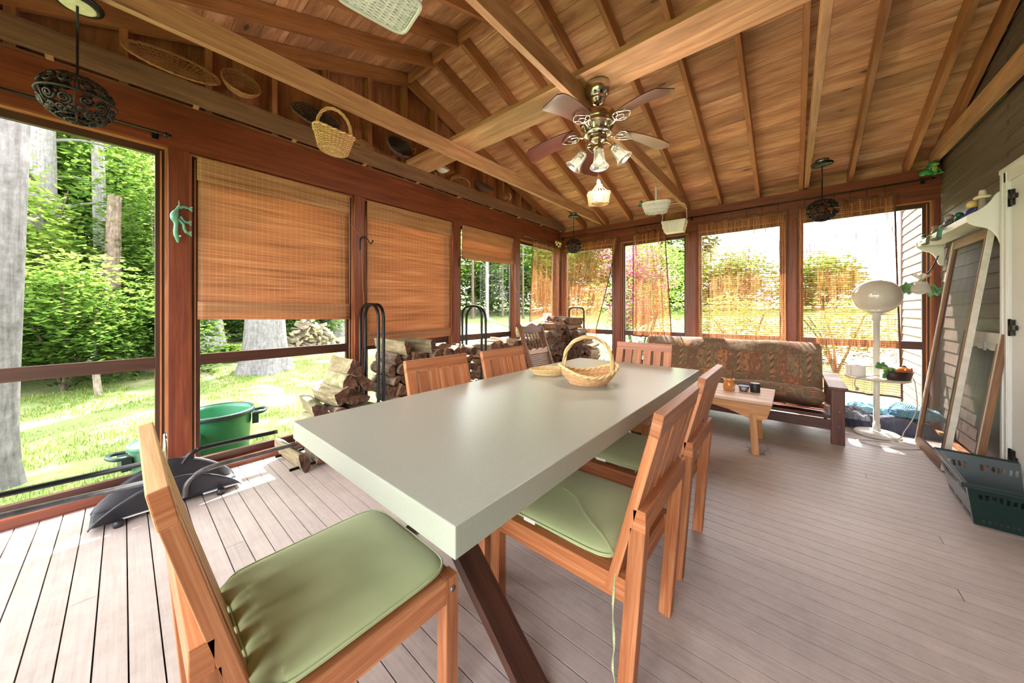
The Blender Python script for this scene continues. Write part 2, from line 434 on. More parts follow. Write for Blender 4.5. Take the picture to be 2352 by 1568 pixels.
# right wall : clapboards on the house, continuing past the porch
M['clap'] = wood('clapboard_brown', srgb(82, 68, 60), srgb(100, 84, 75), srgb(114, 97, 87), .5, 18, 0, .08, .12)
M['clap_out'] = wood('clapboard_outside', srgb(104, 84, 74), srgb(122, 100, 90), srgb(136, 114, 102), .6, 18, 0, .06, .1)
EXP = .11
def claps(y0, y1, z0, ztopf, m):
    z = z0
    while z < 4.2:
        zt = min(ztopf(y0), ztopf(y1))
        # clip to the gable slope
        if z > 2.60:
            lo = YR - (3.93 - z) / SL; hi = YR + (3.93 - z) / SL
            a, b = max(y0, lo), min(y1, hi)
        else: a, b = y0, y1
        if b - a > .05:
            m.box((4.332, (a + b) / 2, z + .06), (.012, b - a, .128), RY(math.radians(5.5)), tone=R.random())
        z += EXP
        if z > 3.85: break
mb = MB(); claps(3.99, 5.33, .05, zdeck, mb)
claps(2.85, 3.99, 2.17, zdeck, mb); claps(-1.09, 2.85, .05, zdeck, mb)
mb.box((4.36, 2.12, 1.9), (.04, 6.6, 3.9), tone=.3)
wr = tag(mb.build('wall_right', M['clap']), kind='structure')
mb = MB(); mb.beam((4.30, 3.99, .012), (4.30, 5.30, .012), .04, .024); o = tag(mb.build('baseboard_right', M['bead']), kind='structure')
mb = MB()
z = -.5
while z < 4.2: mb.box((4.405, 6.42, z + .06), (.014, 1.9, .128), RY(math.radians(5.5))); z += .115
mb.box((4.44, 6.4, 1.8), (.03, 2.0, 4.9), tone=.5); mb.box((4.395, 7.36, 1.8), (.03, .11, 4.9), tone=.9)
mb.box((4.38, 5.46, 1.8), (.10, .06, 4.9), tone=.6)
tag(mb.build('wall_house_outside', M['clap_out']), kind='structure')

# ceiling : deck boards parallel to the ridge
mb = MB()
for sgn in (1, -1):
    ang = math.atan(SL) * -sgn
    s_ = 0.0; cs = math.cos(math.atan(SL))
    while s_ < 3.75:
        ym = YR + sgn * (s_ + .085 + .012) * cs; zc = zdeck(ym) + .011
        x = -.35; 
        while x < 4.36:
            L = R.choice((1.22, 1.63, 2.03, 2.44)); e = min(x + L, 4.36)
            if 4.36 - e < .35: e = 4.36
            mb.box(((x + e) / 2, ym, zc), (e - x - .003, .181, .02), RX(ang)); x = e
        s_ += .185
    yc = YR + sgn * 1.85; 
    mb.box((2.0, YR + sgn * 1.86, zdeck(YR + sgn * 1.86) + .06), (4.8, 3.95, .05), RX(ang), tone=.1, mat=1)
M['roof'] = plain('roof_shingle', srgb(70, 66, 62), .9, var=.3)
cl = tag(mb.build('ceiling', [M['deckwood'], M['roof']]), kind='structure')
mb = MB(); mb.beam((-.1, YR, 3.84), (4.33, YR, 3.84), .04, .16, tone=.7); mb.build('ridge_beam', M['rafter'], cl, bevel=.002)
XR = [-.03] + [.45 + .407 * i for i in range(10)] + [4.29]
for sgn in (1, -1):
    for i, x in enumerate(XR):
        xx = x + (0 if sgn > 0 else (-.045 if 0 < i < 11 else 0))
        y0 = YR + sgn * .02; y1 = YR + sgn * 3.5
        n_ = math.hypot(1, SL); off = .07 * n_
        m = MB(); m.beam((xx, y0, zraf(y0) + off), (xx, y1, zraf(y1) + off), .038, .135); m.build('rafter', M['rafter'], cl, bevel=.002)
for x0, mt in ((.035, 'grey_tie'), (.78, 'tie'), (2.066, 'tie'), (3.325, 'tie'), (4.25, 'tie')):
    m = MB()
    z0, z1 = 2.652, 2.79
    # ends cut to the roof slope
    ye = RY1 + .02; yf = RY0 - .02
    poly = [(yf, z0), (ye, z0), (ye, min(z1, zdeck(ye) - .02)), (ye - .22, z1), (yf + .22, z1), (yf, min(z1, zdeck(yf) - .02))]
    m.prism(poly, .04, M=Matrix(((0, 1, 0), (1, 0, 0), (0, 0, 1))), c=(x0 + .02, 0, 0), tone=.5)
    m.build('tie_beam', M[mt], cl, bevel=.002)
m = MB(); m.box((2.17, 2.18, 2.811), (4.24, .30, .04), tone=.8); m.build('crossing_plank', M['tie'], cl, bevel=.002)

# door with white surround, far right
M['door'] = plain('door_white', srgb(214, 216, 210), .4, var=.03, vs=3)
mb = MB()
YD0, YD1 = 2.93, 3.90
for a, b, d_ in ((YD1 - .01, YD1 + .085, .0), ): pass
mb.box((4.30, YD1 - .045, 1.065), (.05, .09, 2.13)); mb.box((4.292, YD1 - .02, 1.065), (.05, .03, 2.14)); mb.box((4.288, YD1 - .078, 1.06), (.036, .014, 2.12))
mb.box((4.30, YD0 + .045, 1.065), (.05, .09, 2.13)); mb.box((4.30, (YD0 + YD1) / 2, 2.09), (.05, YD1 - YD0, .09)); mb.box((4.292, (YD0 + YD1) / 2, 2.125), (.055, YD1 - YD0, .03))
dr = tag(mb.build('door_1', M['door'], bevel=.003), kind='structure')
mb = MB(); mb.box((4.305, (YD0 + YD1) / 2, 1.03), (.03, YD1 - YD0 - .19, 2.03)); mb.build('leaf', M['door'], dr)
for z in (1.93, 1.09, .25):
    m = MB(); m.box((4.284, YD1 - .12, z), (.014, .035, .10)); m.tube([(4.278, YD1 - .102, z - .055), (4.278, YD1 - .102, z + .055)], .007, 8); m.box((4.282, YD1 - .15, z), (.01, .05, .03))
    m.build('hinge', M['black_metal'], dr)
# ---------------------------------------------------------------- dining table
t = NT('concrete_grey_top')
n1 = t.noise(t.coord('Object', (1, 1, 1)), 3, 5, .6); n2 = t.noise(t.coord('Object', (1, 1, 1)), 90, 3, .7)
vo = t.n('TexVoronoi'); t.l(t.coord('Object', (1, 1, 1)), vo.inputs['Vector']); vo.inputs['Scale'].default_value = 42
sp = t.ramp(vo.outputs['Distance'], [(.03, .5), (.07, 0.0)])
c_ = t.ramp(n2, [(.2, srgb(160, 165, 152)), (.8, srgb(170, 175, 161))])
t.l(t.pbr(c_, .3).outputs[0], t.out.inputs[0]); M['concrete'] = t.m
tb = empty('dining_table', (2.19, 1.667, 0), 0, 'long grey concrete-look dining table on dark wooden trestle legs', 'table')
m = MB(); m.box((0, 0, .7145), (1.0, 2.424, .071)); m.build('tabletop', M['concrete'], tb, bevel=.003)
for sy in (-1, 1):
    yb = sy * .865
    for sx_ in (-1, 1):
        m = MB(); y2 = yb + .029 * sx_
        m.beam((-sx_ * .25, y2, .70 - .05), (sx_ * .47, y2, -.03), .055, .10, up=(0, 1, 0))
        # cut: keep above the floor by shortening
        for i, v in enumerate(m.v): m.v[i] = Vector((v.x, v.y, max(0.0, min(.679, v.z))))
        m.build('leg', M['trestle'], tb, bevel=.002)
m = MB(); m.beam((0, -.83, .40), (0, .83, .40), .05, .09); m.build('stretcher', M['trestle'], tb)

# ---------------------------------------------------------------- dining chairs (face local +y)
def make_chair(label, wood_='teak', cA_style=False):
    W = .47; H = .91; hx = W / 2
    root = empty('dining_chair', (0, 0, 0), 0, label, 'chair', 'slatted teak chairs around the dining table')
    Mt = M[wood_]
    for s in (-1, 1):
        m = MB(); m.box((s * (hx - .0225), .2575, .20), (.045, .045, .40)); m.build('leg', Mt, root, bevel=.0025)
    for s in (-1, 1):
        m = MB(); m.beam((s * (hx - .0225), -.257, 0), (s * (hx - .0225), -.300, .565), .045, .045, up=(0, 1, 0)); m.build('leg', Mt, root, bevel=.0025)
    m = MB(); m.beam((-hx, -.305, .592), (hx, -.305, .592), .037, .062); m.build('back_support_rail', Mt, root, bevel=.0025)
    for s in (-1, 1):
        m = MB(); m.box((s * (hx - .0225), -.015, .365), (.044, .50, .07)); m.build('side_rail', Mt, root, bevel=.0025)
    m = MB(); m.box((0, .2575, .365), (W - .09, .03, .07)); m.build('front_rail', Mt, root, bevel=.0025)
    m = MB(); m.box((0, -.245, .365), (W - .09, .03, .07)); m.build('rear_rail', Mt, root, bevel=.0025)
    for i in range(6):
        m = MB(); m.box((0, -.175 + i * .078, .392), (W - .09, .062, .014)); m.build('seat_slat', Mt, root)
    # leaning back
    zb, zt, yb, yt = .345, .845, -.214, -.345
    sw = .0615; gap = (W - 6 * sw) / 5
    for i in range(6):
        x = -hx + sw / 2 + i * (sw + gap)
        b_ = 0 if i in (0, 5) else .06
        m = MB(); m.beam((x, yb - .2 * b_, zb + b_), (x, yt, zt), sw, .028, up=(0, 1, 0)); m.m = [1, 1, 0, 0, 0, 0]; m.build('back_slat', [Mt, M['teak_lit'] if cA_style else Mt], root, bevel=.002)  # with cA_style the broad slat faces take the teak painted as lit
    m = MB(); m.beam((-hx, yt - .0075, .8775), (hx, yt - .0075, .8775), .029, .07, up=(0, -.2, 1)); m.m = [1, 1, 1, 1, 0, 0]; m.build('top_rail', [Mt, M['teak_lit'] if cA_style else Mt], root, bevel=.003)  # same painted-in light on the rail, its ends stay plain teak
    m = MB()
    for s in (-1, 1): m.lathe([(.0001, 0), (.009, 0), (.009, .003), (.0001, .004)], (s * hx + s * .0, .2575, .365), 10, RY(s * PI / 2))
    m.build('bolt', M['steel'], root)
    return root
def place(o, x, y, rz): o.location = (x, y, 0); o.rotation_euler = (0, 0, rz)
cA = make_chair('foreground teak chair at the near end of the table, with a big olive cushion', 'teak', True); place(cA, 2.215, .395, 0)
spots = [(2.58, 1.215, PI / 2, 'teak chair nearest us on the right side of the table, pushed in', 'teak_w'),
         (2.57, 1.865, PI / 2, 'second teak chair on the right side, behind the nearest one', 'teak_w'),
         (1.915, 1.29, -PI / 2, 'teak chair on the left side of the table, nearer of two before the woodpile', 'teak'),
         (1.925, 1.90, -PI / 2, 'teak chair on the left side of the table, farther of two', 'teak'),
         (2.225, 2.70, PI, 'pale teak chair at the far end of the table in front of the futon', 'teak_p')]
M['teak_w'] = wood('chair_teak_weathered', srgb(128, 74, 44), srgb(166, 100, 58), srgb(192, 136, 96), .55, 26, 0, .34, .3)
M['teak_p'] = wood('chair_teak_yellow', srgb(158, 104, 52), srgb(188, 134, 76), srgb(206, 158, 100), .5, 30, 0, .16, .15)
cB = make_chair('second')
for i_, (x, y, rz, lab, mt) in enumerate(spots):
    c = cB if i_ == 2 else copy_tree(cB); place(c, x, y, rz); c['label'] = lab
    if mt != 'teak':
        for ch in c.children:
            if ch.data.materials[0] == M['teak']:
                ch.material_slots[0].link = 'OBJECT'; ch.material_slots[0].material = M[mt]

# ---------------------------------------------------------------- seat cushions
t = NT('cushion_olive')
n1 = t.noise(t.coord('Object', (1, 1, 1)), 240, 2, .6); n2 = t.noise(t.coord('Object', (1, 1, 1)), 5, 4, .6)
c_ = t.ramp(n2, [(.3, srgb(164, 176, 126)), (.7, srgb(176, 187, 138))])
t.l(t.pbr(c_, .75, bump=t.bump(n1, .15, .001), Sheen_Weight=.2).outputs[0], t.out.inputs[0]); M['cushion'] = t.m
def cushion(label, x, y, rz, pucker=0.0, seed=0, hang=None, top=None):
    root = empty('seat_cushion', (x, y, .4), rz, label, 'cushion', 'olive green seat cushions')
    a, b, th = .228, .245, .050
    def shape(u, v, sgn):
        # superellipse disc : u = angle, v = 0 centre .. 1 edge
        ca, sa = math.cos(u), math.sin(u)
        e = 2 / 7.5
        px = math.copysign(abs(ca) ** e, ca) * a * v; py = math.copysign(abs(sa) ** e, sa) * b * v
        prof = (1 - v ** 6) ** .5
        z = th / 2 + sgn * th / 2 * prof
        if sgn > 0:
            z += .010 * (1 - v * v) 
            back = max(0, (-py / b - .25)) / .75
            if pucker: z += pucker * back * back * math.sin(px * 62 + seed) * (.4 + .6 * prof) 
            z += .004 * noise.noise(Vector((px * 7 + seed, py * 7, 0)))
        if pucker and py < -.8 * b: py += .012 * math.sin(px * 62 + seed + 1)
        return (px, py + .012, z)
    m = MB()
    m.grid(lambda u, v: shape(u, v, 1), 96, 30, 0, 2 * PI, 0.0001, 1)
    m.grid(lambda u, v: shape(-u, v, -1), 96, 6, 0, 2 * PI, 0.0001, 1)
    m.build('cover', M['cushion'], root)
    m = MB(); pts = []
    for k in range(90):
        p = Vector(shape(2 * PI * k / 90, .996, 1)); pts.append((p.x, p.y, th / 2 + .008))
    m.tube(pts, .0032, 6, closed=True); m.build('piping', M['cushion'], root)
    m = MB(); m.box((-.229, .085, .028), (.003, .05, .014)); m.build('care_label', M['white_paint'], root)
    for s in (-1, 1):
        m = MB()
        path = spl([(s * .20, -.232, .03), (s * .216, -.262, .02), (s * .222, -.285, -.04), (s * .222, -.28, -.10)], 6)
        if hang and s == hang[0]: path = spl(hang[1], 8)
        for i in range(len(path) - 1): 
            m.beam(path[i], path[i + 1] + (path[i + 1] - path[i]) * .15, .0065, .0015, up=(math.sin(i * .35), math.cos(i * .35), .3))
        m.build('tie_string', M['cushion'], root)
        if hang and s == hang[0] and top:
            m = MB(); path = spl(top, 8)
            for i in range(len(path) - 1): m.beam(path[i], path[i + 1] + (path[i + 1] - path[i]) * .15, .007, .0015, up=(0, .1, 1))
            m.build('tie_string', M['cushion'], root)
    return root
cushion('wide olive cushion in the foreground on the chair at the near end of the table', 2.215, .40, 0, .012, .5)
# local frame of the right-hand chairs: local +y = world -x, local +x = world +y
cushion('olive cushion with long tie strings on the nearest chair at the right side', 2.575, 1.215, PI / 2, .0, 2,
        (-1, [(-.20, -.23, .03), (-.235, -.24, .0), (-.24, -.235, -.10), (-.243, -.24, -.20), (-.241, -.235, -.28), (-.243, -.25, -.345)]),
        [(-.205, -.225, .035), (-.17, -.17, .057), (-.12, -.09, .063), (-.04, .0, .066), (-.01, .07, .066)])
cushion('olive cushion on the second chair at the right side, mostly under the tabletop', 2.555, 1.865, PI / 2, .0, 4)

# ---------------------------------------------------------------- futon sofa
t = NT('futon_print')
c0 = t.coord('UV', (1, 1, 1))
br = t.n('TexBrick'); t.l(c0, br.inputs['Vector']); br.inputs['Scale'].default_value = 1; br.inputs['Brick Width'].default_value = .155; br.inputs['Row Height'].default_value = .105
br.offset = .37; br.squash = .7; br.squash_frequency = 3; br.inputs['Mortar Size'].default_value = .006; br.inputs['Mortar Smooth'].default_value = .1
br.inputs['Color1'].default_value = (0, 0, 0, 1); br.inputs['Color2'].default_value = (1, 1, 1, 1); br.inputs['Mortar'].default_value = (.35, .35, .35, 1)
pc = t.ramp(br.outputs['Color'], [(0, srgb(96, 84, 62)), (.2, srgb(74, 52, 38)), (.36, srgb(168, 104, 62)), (.5, srgb(104, 94, 72)), (.66, srgb(120, 62, 42)), (.82, srgb(108, 98, 76)), (1, srgb(178, 116, 74))], 'CONSTANT')
nz = t.noise(t.coord('UV', (1, 1.8, 1)), 34, 3, .65, .6)
pc = t.mix(t.ramp(nz, [(.42, 1.0), (.5, 0.0)]), pc, srgb(56, 38, 30))
pc = t.mix(t.ramp(t.noise(t.coord('UV', (1, 1.6, 1), loc=(4, 9, 0)), 26, 2, .6, .4), [(.58, 0.0), (.66, .8)]), pc, srgb(182, 118, 80))
# lighthouse towers with slanting stripes, one in each cell
sp_ = t.n('SeparateXYZ'); t.l(c0, sp_.inputs[0])
cu = t.math('SUBTRACT', t.math('FRACT', t.math('DIVIDE', sp_.outputs[0], .31)), .5); cv = t.math('FRACT', t.math('DIVIDE', sp_.outputs[1], .27))
wid = t.math('SUBTRACT', .07, t.math('MULTIPLY', cv, .055))
tower = t.math('MULTIPLY', t.math('LESS_THAN', t.math('ABSOLUTE', cu), wid), t.math('MULTIPLY', t.math('GREATER_THAN', cv, .15), t.math('LESS_THAN', cv, .72)))
strp = t.math('GREATER_THAN', t.math('SINE', t.math('ADD', t.math('MULTIPLY', cv, 52), t.math('MULTIPLY', cu, 30))), 0)
tc_ = t.mix(strp, srgb(96, 42, 30), srgb(176, 138, 106))
halo = t.math('MULTIPLY', t.math('LESS_THAN', t.math('ABSOLUTE', cu), .2), t.math('MULTIPLY', t.math('GREATER_THAN', cv, .1), t.math('LESS_THAN', cv, .9)))
pc = t.mix(.25, pc, srgb(186, 152, 122)); pc = t.mix(t.math('MULTIPLY', halo, .4), pc, srgb(104, 100, 76)); pc = t.mix(t.math('MULTIPLY', tower, .6), pc, tc_)
t.l(t.pbr(pc, .85, bump=t.bump(t.noise(t.coord('Object', (1, 1, 1)), 6, 3, .5), .4, .03)).outputs[0], t.out.inputs[0]); M['futon'] = t.m
fx0, fx1 = 1.62, 3.49
ft = empty('futon_sofa', ((fx0 + fx1) / 2, 4.7, 0), 0, 'low wooden futon sofa with a lighthouse-print mattress below the curtains', 'sofa')
W = fx1 - fx0; hw = W / 2
def pad(L, w_, th, fr, name, seed, parent, uo=0):
    m = MB()
    def f(u, v):  # v round the section
        a = v * 2 * PI; e = .55
        y = math.copysign(abs(math.cos(a)) ** e, math.cos(a)) * w_ / 2; z = math.copysign(abs(math.sin(a)) ** e, math.sin(a)) * th / 2
        k = min(1, min(u, 1 - u) * L / .07) ; k = (1 - (1 - max(0, k)) ** 2) ** .5
        k = max(k, .02)
        x = (u - .5) * L
        z = z * (.35 + .65 * k) + (.014 * noise.noise(Vector((x * 3 + seed, y * 4, a))) + .008 * math.sin(x * 9 + y * 14 + seed)); y = y * (.9 + .1 * k)
        return fr(x, y, z)
    m.grid(f, 72, 36, 0, 1, 0, 1, uvs=(L, 2 * (w_ + th)))
    b = len(m.v)
    return m.build(name, M['futon'], parent)
seat_fr = lambda x, y, z: (x, y - .07, z + .355 + .05 * (y / .35))
seat = pad(W - .08, .74, .17, lambda x, y, z: (x, y - .105, z + .325 - .10 * (y / .37)), 'seat_mattress', 1, ft)
la = math.radians(66)
back = pad(W - .06, .60, .15, lambda x, y, z: (x, .235 + y * math.cos(la) - z * math.sin(la), .565 + y * math.sin(la) + z * math.cos(la)), 'back_mattress', 5, ft)
for s in (-1, 1):
    m = MB(); m.box((s * (hw + .035), -.47, .245), (.09, .045, .49)); m.box((s * (hw + .035), .40, .245), (.09, .045, .49)); m.build('arm_post', M['futon_wood'], ft, bevel=.003)
    m = MB(); m.box((s * (hw + .035), -.035, .503), (.125, .96, .026)); m.build('armrest', M['futon_wood'], ft, bevel=.003)
    m = MB(); m.box((s * (hw + .01), -.02, .16), (.035, .86, .10)); m.build('side_rail', M['futon_wood'], ft)
m = MB(); m.box((0, -.47, .165), (W + .01, .03, .09)); m.build('front_rail', M['futon_wood'], ft, bevel=.003)
m = MB(); m.box((0, -.40, .225), (W - .02, .05, .03)); m.build('front_slat', M['futon_wood'], ft)
for i in range(5):
    m = MB(); m.box((0, -.30 + i * .13, .215 - .025 * i), (W - .02, .07, .02)); m.build('seat_slat', M['futon_wood'], ft)
m = MB()
for x in (-.9, -.1, .45, .915): m.lathe([(.0001, 0), (.006, 0), (.006, .002), (.0001, .003)], (x, -.486, .165), 8, RX(PI / 2))
for z in (.16, .30): m.lathe([(.0001, 0), (.006, 0), (.006, .002), (.0001, .003)], (hw + .045, -.494, z), 8, RX(PI / 2))
m.build('screw', M['steel'], ft)

# ---------------------------------------------------------------- pine coffee table
ct = empty('coffee_table', (2.50, 3.72, 0), 0, 'slatted pine coffee table with splayed legs in front of the futon', 'table')
for i in range(5):
    m = MB(); m.box((0, -.252 + i * .126, .449), (1.20, .118, .022)); m.build('top_slat', M['pine_pale'], ct, bevel=.002)
for s in (-1, 1):
    y_ = s * .215
    m = MB()
    poly = [(-.60, .437), (.60, .437), (.56, .30), (.47, .28), (.30, .34), (.05, .385), (-.05, .385), (-.30, .34), (-.47, .28), (-.56, .30)]
    if True:
        m.prism(poly, .022, c=(0, y_, 0)); m.build('apron', M['pine'], ct)
for sx_ in (-1, 1):
    for s in (-1, 1):
        m = MB(); m.beam((sx_ * .49, s * .245, 0), (sx_ * .46, s * .20, .43), .030, .050, up=(1, 0, 0)); m.build('leg', M['pine'], ct, bevel=.002)
    m = MB(); m.box((sx_ * .43, 0, .405), (.03, .42, .05)); m.build('crossbar', M['pine'], ct)

# things on it
M['amber'] = plain('amber_jar', srgb(206, 136, 70), .12, var=.1, Coat_Weight=.6)
j = empty('candle_jar', (2.775, 3.735, .46), .3, 'squat amber candle jar with a leaf cut-out on the coffee table', 'jar')
m = MB(); m.lathe([(.0001, 0), (.040, 0), (.046, .008), (.047, .06), (.042, .072), (.037, .078), (.037, .082)], (0, 0, 0), 4 * 6); m.build('body', M['amber'], j)
m = MB(); m.lathe([(.037, .080), (.044, .084), (.045, .104), (.042, .106), (.040, .086)], (0, 0, 0), 24, close=True); m.build('rim', M['amber'], j)
m = MB(); m.prism([(-.028, .02), (-.012, .022), (.022, .05), (.03, .064), (.01, .055), (-.02, .036)], .004, M=RZ(math.radians(48)) @ Matrix.Identity(3), c=(.036, -.032, 0)); m.build('leaf_inlay', M['white_paint'], j)
M['blue'] = plain('blue_lid', srgb(60, 110, 180), .4)
j = empty('glass_bowl', (2.885, 3.755, .46), 0, 'small clear glass bowl with a blue-rimmed lid on the coffee table', 'bowl')
m = MB(); m.lathe([(.0001, 0.001), (.034, .001), (.040, .04), (.043, .046), (.040, .046), (.036, .04), (.031, .005), (.0001, .005)], (0, 0, 0), 24); m.build('body', M['glass'], j)
m = MB(); m.lathe([(.0001, .050), (.04, .052), (.046, .050), (.046, .045), (.0001, .045)], (0, 0, 0), 24); m.build('lid', M['blue'], j)
j = empty('black_candle', (2.965, 3.79, .46), 0, 'black cylindrical candle tin on the coffee table, right of the glass bowl', 'candle')
m = MB(); m.lathe([(.0001, 0), (.036, 0), (.037, .002), (.037, .078), (.035, .08)], (0, 0, 0), 24); m.build('tin', M['black_plastic'], j)
m = MB(); m.lathe([(.0001, .0805), (.0345, .0805), (.0355, .079)], (0, 0, 0), 24); m.build('wax', M['white_paint'], j)
m = MB()
for k in range(3): m.tube(spl([(3.00 + .05 * math.cos(a * 1.3 + k) * (1 + .3 * k), 3.50 + .04 * math.sin(a * 1.3 + k * 2) + .02 * k, .006 + .012 * k + .03 * max(0, math.sin(a * 2 + k)) ** 3) for a in range(7)], 6), .0016, 5)
m.tube(spl([(3.03, 3.50, .01), (3.06, 3.53, .05), (3.05, 3.56, .11), (3.06, 3.55, .05), (3.09, 3.52, .006)], 6), .0016, 5)
tag(m.build('wire_tangle', M['steel']), 'thin tangled wire on the floor at the foot of the coffee table leg', 'wire')

# ---------------------------------------------------------------- tray floor lamp
lx, ly = 3.83, 4.80
lp = empty('floor_lamp', (lx, ly, 0), 0, 'white floor lamp with an oval globe shade and round tray table', 'lamp')
m = MB(); m.lathe([(.0001, 0), (.150, 0), (.156, .008), (.155, .020), (.14, .032), (.10, .042), (.03, .048), (.0001, .048)], seg=40); m.build('base', M['ivory'], lp)
m = MB(); m.lathe([(.026, .04), (.028, .05), (.026, .11), (.0225, .112), (.0225, 1.10), (.028, 1.10), (.029, 1.15), (.05, 1.162), (.075, 1.172), (.0001, 1.174)], seg=24); m.build('pole', M['ivory'], lp)
m = MB(); m.lathe([(.028, .540), (.208, .540), (.216, .545), (.216, .557), (.211, .561), (.03, .561)], seg=48, close=True); m.build('tray', M['tray'] if 'tray' in M else plain('tray_cream', srgb(214, 206, 184), .35), lp)
M['globe'] = plain('globe_ivory', srgb(214, 206, 190), .12, Coat_Weight=.5)
m = MB(); m.ball((0, 0, 1.335), (.168, .168, .166), seg=40, rings=24); m.build('globe_shade', M['globe'], lp)
m = MB(); m.tube([(-.03, -.005, 1.12), (-.036, -.006, 1.12)], .004, 8); m.build('switch_knob', M['steel'], lp)
m = MB()
pts = spl([(.19, -.07, .60), (.215, -.08, .575), (.225, -.085, .50), (.23, -.10, .34), (.20, -.12, .22), (.15, -.13, .10), (.13, -.15, .05), (.05, -.20, .008), (-.10, -.27, .006), (-.16, -.33, .006), (-.05, -.40, .006), (.14, -.33, .006), (.23, -.22, .006), (.17, -.14, .006), (.10, -.115, .006)], 10)
m.tube(pts, .0042, 7); pts = spl([(.0, -.16, .60), (-.06, -.17, .585), (-.12, -.19, .572), (-.155, -.195, .555), (-.165, -.205, .50), (-.155, -.215, .475)], 8); m.tube(pts, .0042, 7)
m.build('cord', M['cord_white'], lp)
m = MB(); m.box((-.150, -.216, .462), (.022, .016, .03)); 
for s in (-1, 1): m.box((-.147 + s * .006, -.218, .44), (.002, .006, .018))
m.build('plug', plain('plug_beige', srgb(180, 168, 150), .5), lp)
M['paper'] = plain('tissue_paper', srgb(232, 230, 226), .9)
tr = empty('toilet_roll', (lx - .125, ly - .03, .562), 0, 'white toilet paper roll standing on the lamp tray', 'toilet roll')
m = MB(); m.lathe([(.019, 0), (.052, 0), (.053, .002), (.053, .096), (.052, .098), (.019, .098)], seg=32, close=True); m.box((-.06, .03, .045), (.003, .05, .09), RZ(.9)); m.build('paper', M['paper'], tr)
m = MB(); m.lathe([(.0195, .001), (.0195, .0985), (.018, .0985), (.018, .001)], seg=20, close=True); m.build('core', plain('cardboard', srgb(150, 120, 90), .8), tr)

# basket, plush frog and orange fish on the lamp tray
tb_ = empty('brown_oval_basket', (lx + .125, ly - .085, .563), math.radians(41), 'dark brown oval basket on the right side of the lamp tray', 'basket')
M['bk_brown'] = plain('bk_brown', srgb(58, 36, 28), .5, var=.2, vs=60, bumps=.5, bscale=120)
m = MB(); m.lathe([(.0001, 0), (.088, 0), (.092, .004), (.112, .072), (.108, .074), (.086, .008), (.0001, .008)], seg=40, sy=.62); m.build('bowl', M['bk_brown'], tb_)
m = MB()
for ph in (0, PI): m.tube([((.111 + .003 * math.cos(20 * a + ph)) * math.cos(a), (.111 + .003 * math.cos(20 * a + ph)) * .62 * math.sin(a), .074 + .003 * math.sin(20 * a + ph)) for a in [2 * PI * k / 90 for k in range(90)]], .0032, 5, closed=True)
m.build('braided_rim', M['bk_brown'], tb_)
M['plush'] = plain('plush_green', srgb(62, 128, 62), .9, var=.1, vs=60, Sheen_Weight=.5); M['plush_lime'] = plain('plush_lime', srgb(150, 186, 76), .9, Sheen_Weight=.5)
pf_ = empty('plush_frog', (lx + .02, ly - .13, .60), math.radians(41), 'green plush frog draped over the left rim of the brown basket', 'soft toy')
m = MB(); m.ball((.085, .0, .045), (.065, .03, .026), RY(-.1)); m.build('body', M['plush'], pf_)
m = MB(); m.ball((-.015, -.01, .085), (.045, .034, .026), RY(.25)); m.ball((-.045, -.012, .078), (.026, .028, .018)); m.build('head', M['plush'], pf_)
m = MB(); m.ball((-.02, -.018, .073), (.040, .032, .016), RY(.25)); m.build('muzzle', M['plush_lime'], pf_)
for s in (-1, 1):
    m = MB(); m.ball((-.028 + .022 * s, -.012, .110), (.013, .012, .012)); m.build('eye', M['plush'], pf_)
for k in range(2):
    m = MB(); m.ball((.0 + .032 * k, -.028, .052), (.018, .012, .017)); m.build('collar', M['plush_lime'], pf_)
m = MB(); m.tube(spl([(.015, -.03, .055), (-.01, -.04, .03), (-.035, -.045, .0), (-.03, -.045, -.012)], 5), .013, 8); m.ball((-.034, -.046, -.014), (.018, .012, .009)); m.build('leg', M['plush'], pf_)
m = MB(); m.tube(spl([(.10, -.03, .05), (.11, -.045, .035), (.10, -.04, .015)], 5), .011, 8); m.build('leg', M['plush'], pf_)
of_ = empty('orange_fish', (lx + .155, ly - .06, .622), math.radians(41), 'orange fish figure lying in the right half of the brown basket', 'figurine')
m = MB(); m.ball((.0, 0, .025), (.068, .03, .032)); m.build('body', C_['orange'] if 'C_' in globals() else plain('fish_orange', srgb(206, 104, 40), .5, var=.2, vs=30), of_)
m = MB(); m.grid(lambda u, v: (.055 + .035 * u, .004 * math.sin(v * 9), .02 + (v - .5) * (.02 + .05 * u)), 6, 6); m.build('tail', plain('fish_red', srgb(222, 84, 36), .5), of_)
m = MB(); m.grid(lambda u, v: (-.02 + .06 * u, 0, .052 + .020 * v * math.sin(PI * u)), 8, 3); m.build('fin', plain('fish_brown', srgb(120, 62, 30), .5), of_)
m = MB(); m.ball((-.012, -.028, .034), .008); m.build('eye', plain('fish_eye', srgb(220, 190, 120), .3), of_)
m = MB(); m.tube([(-.02, 0, .05), (.025, 0, .10)], .0012, 5); m.build('wire', M['steel'], of_)

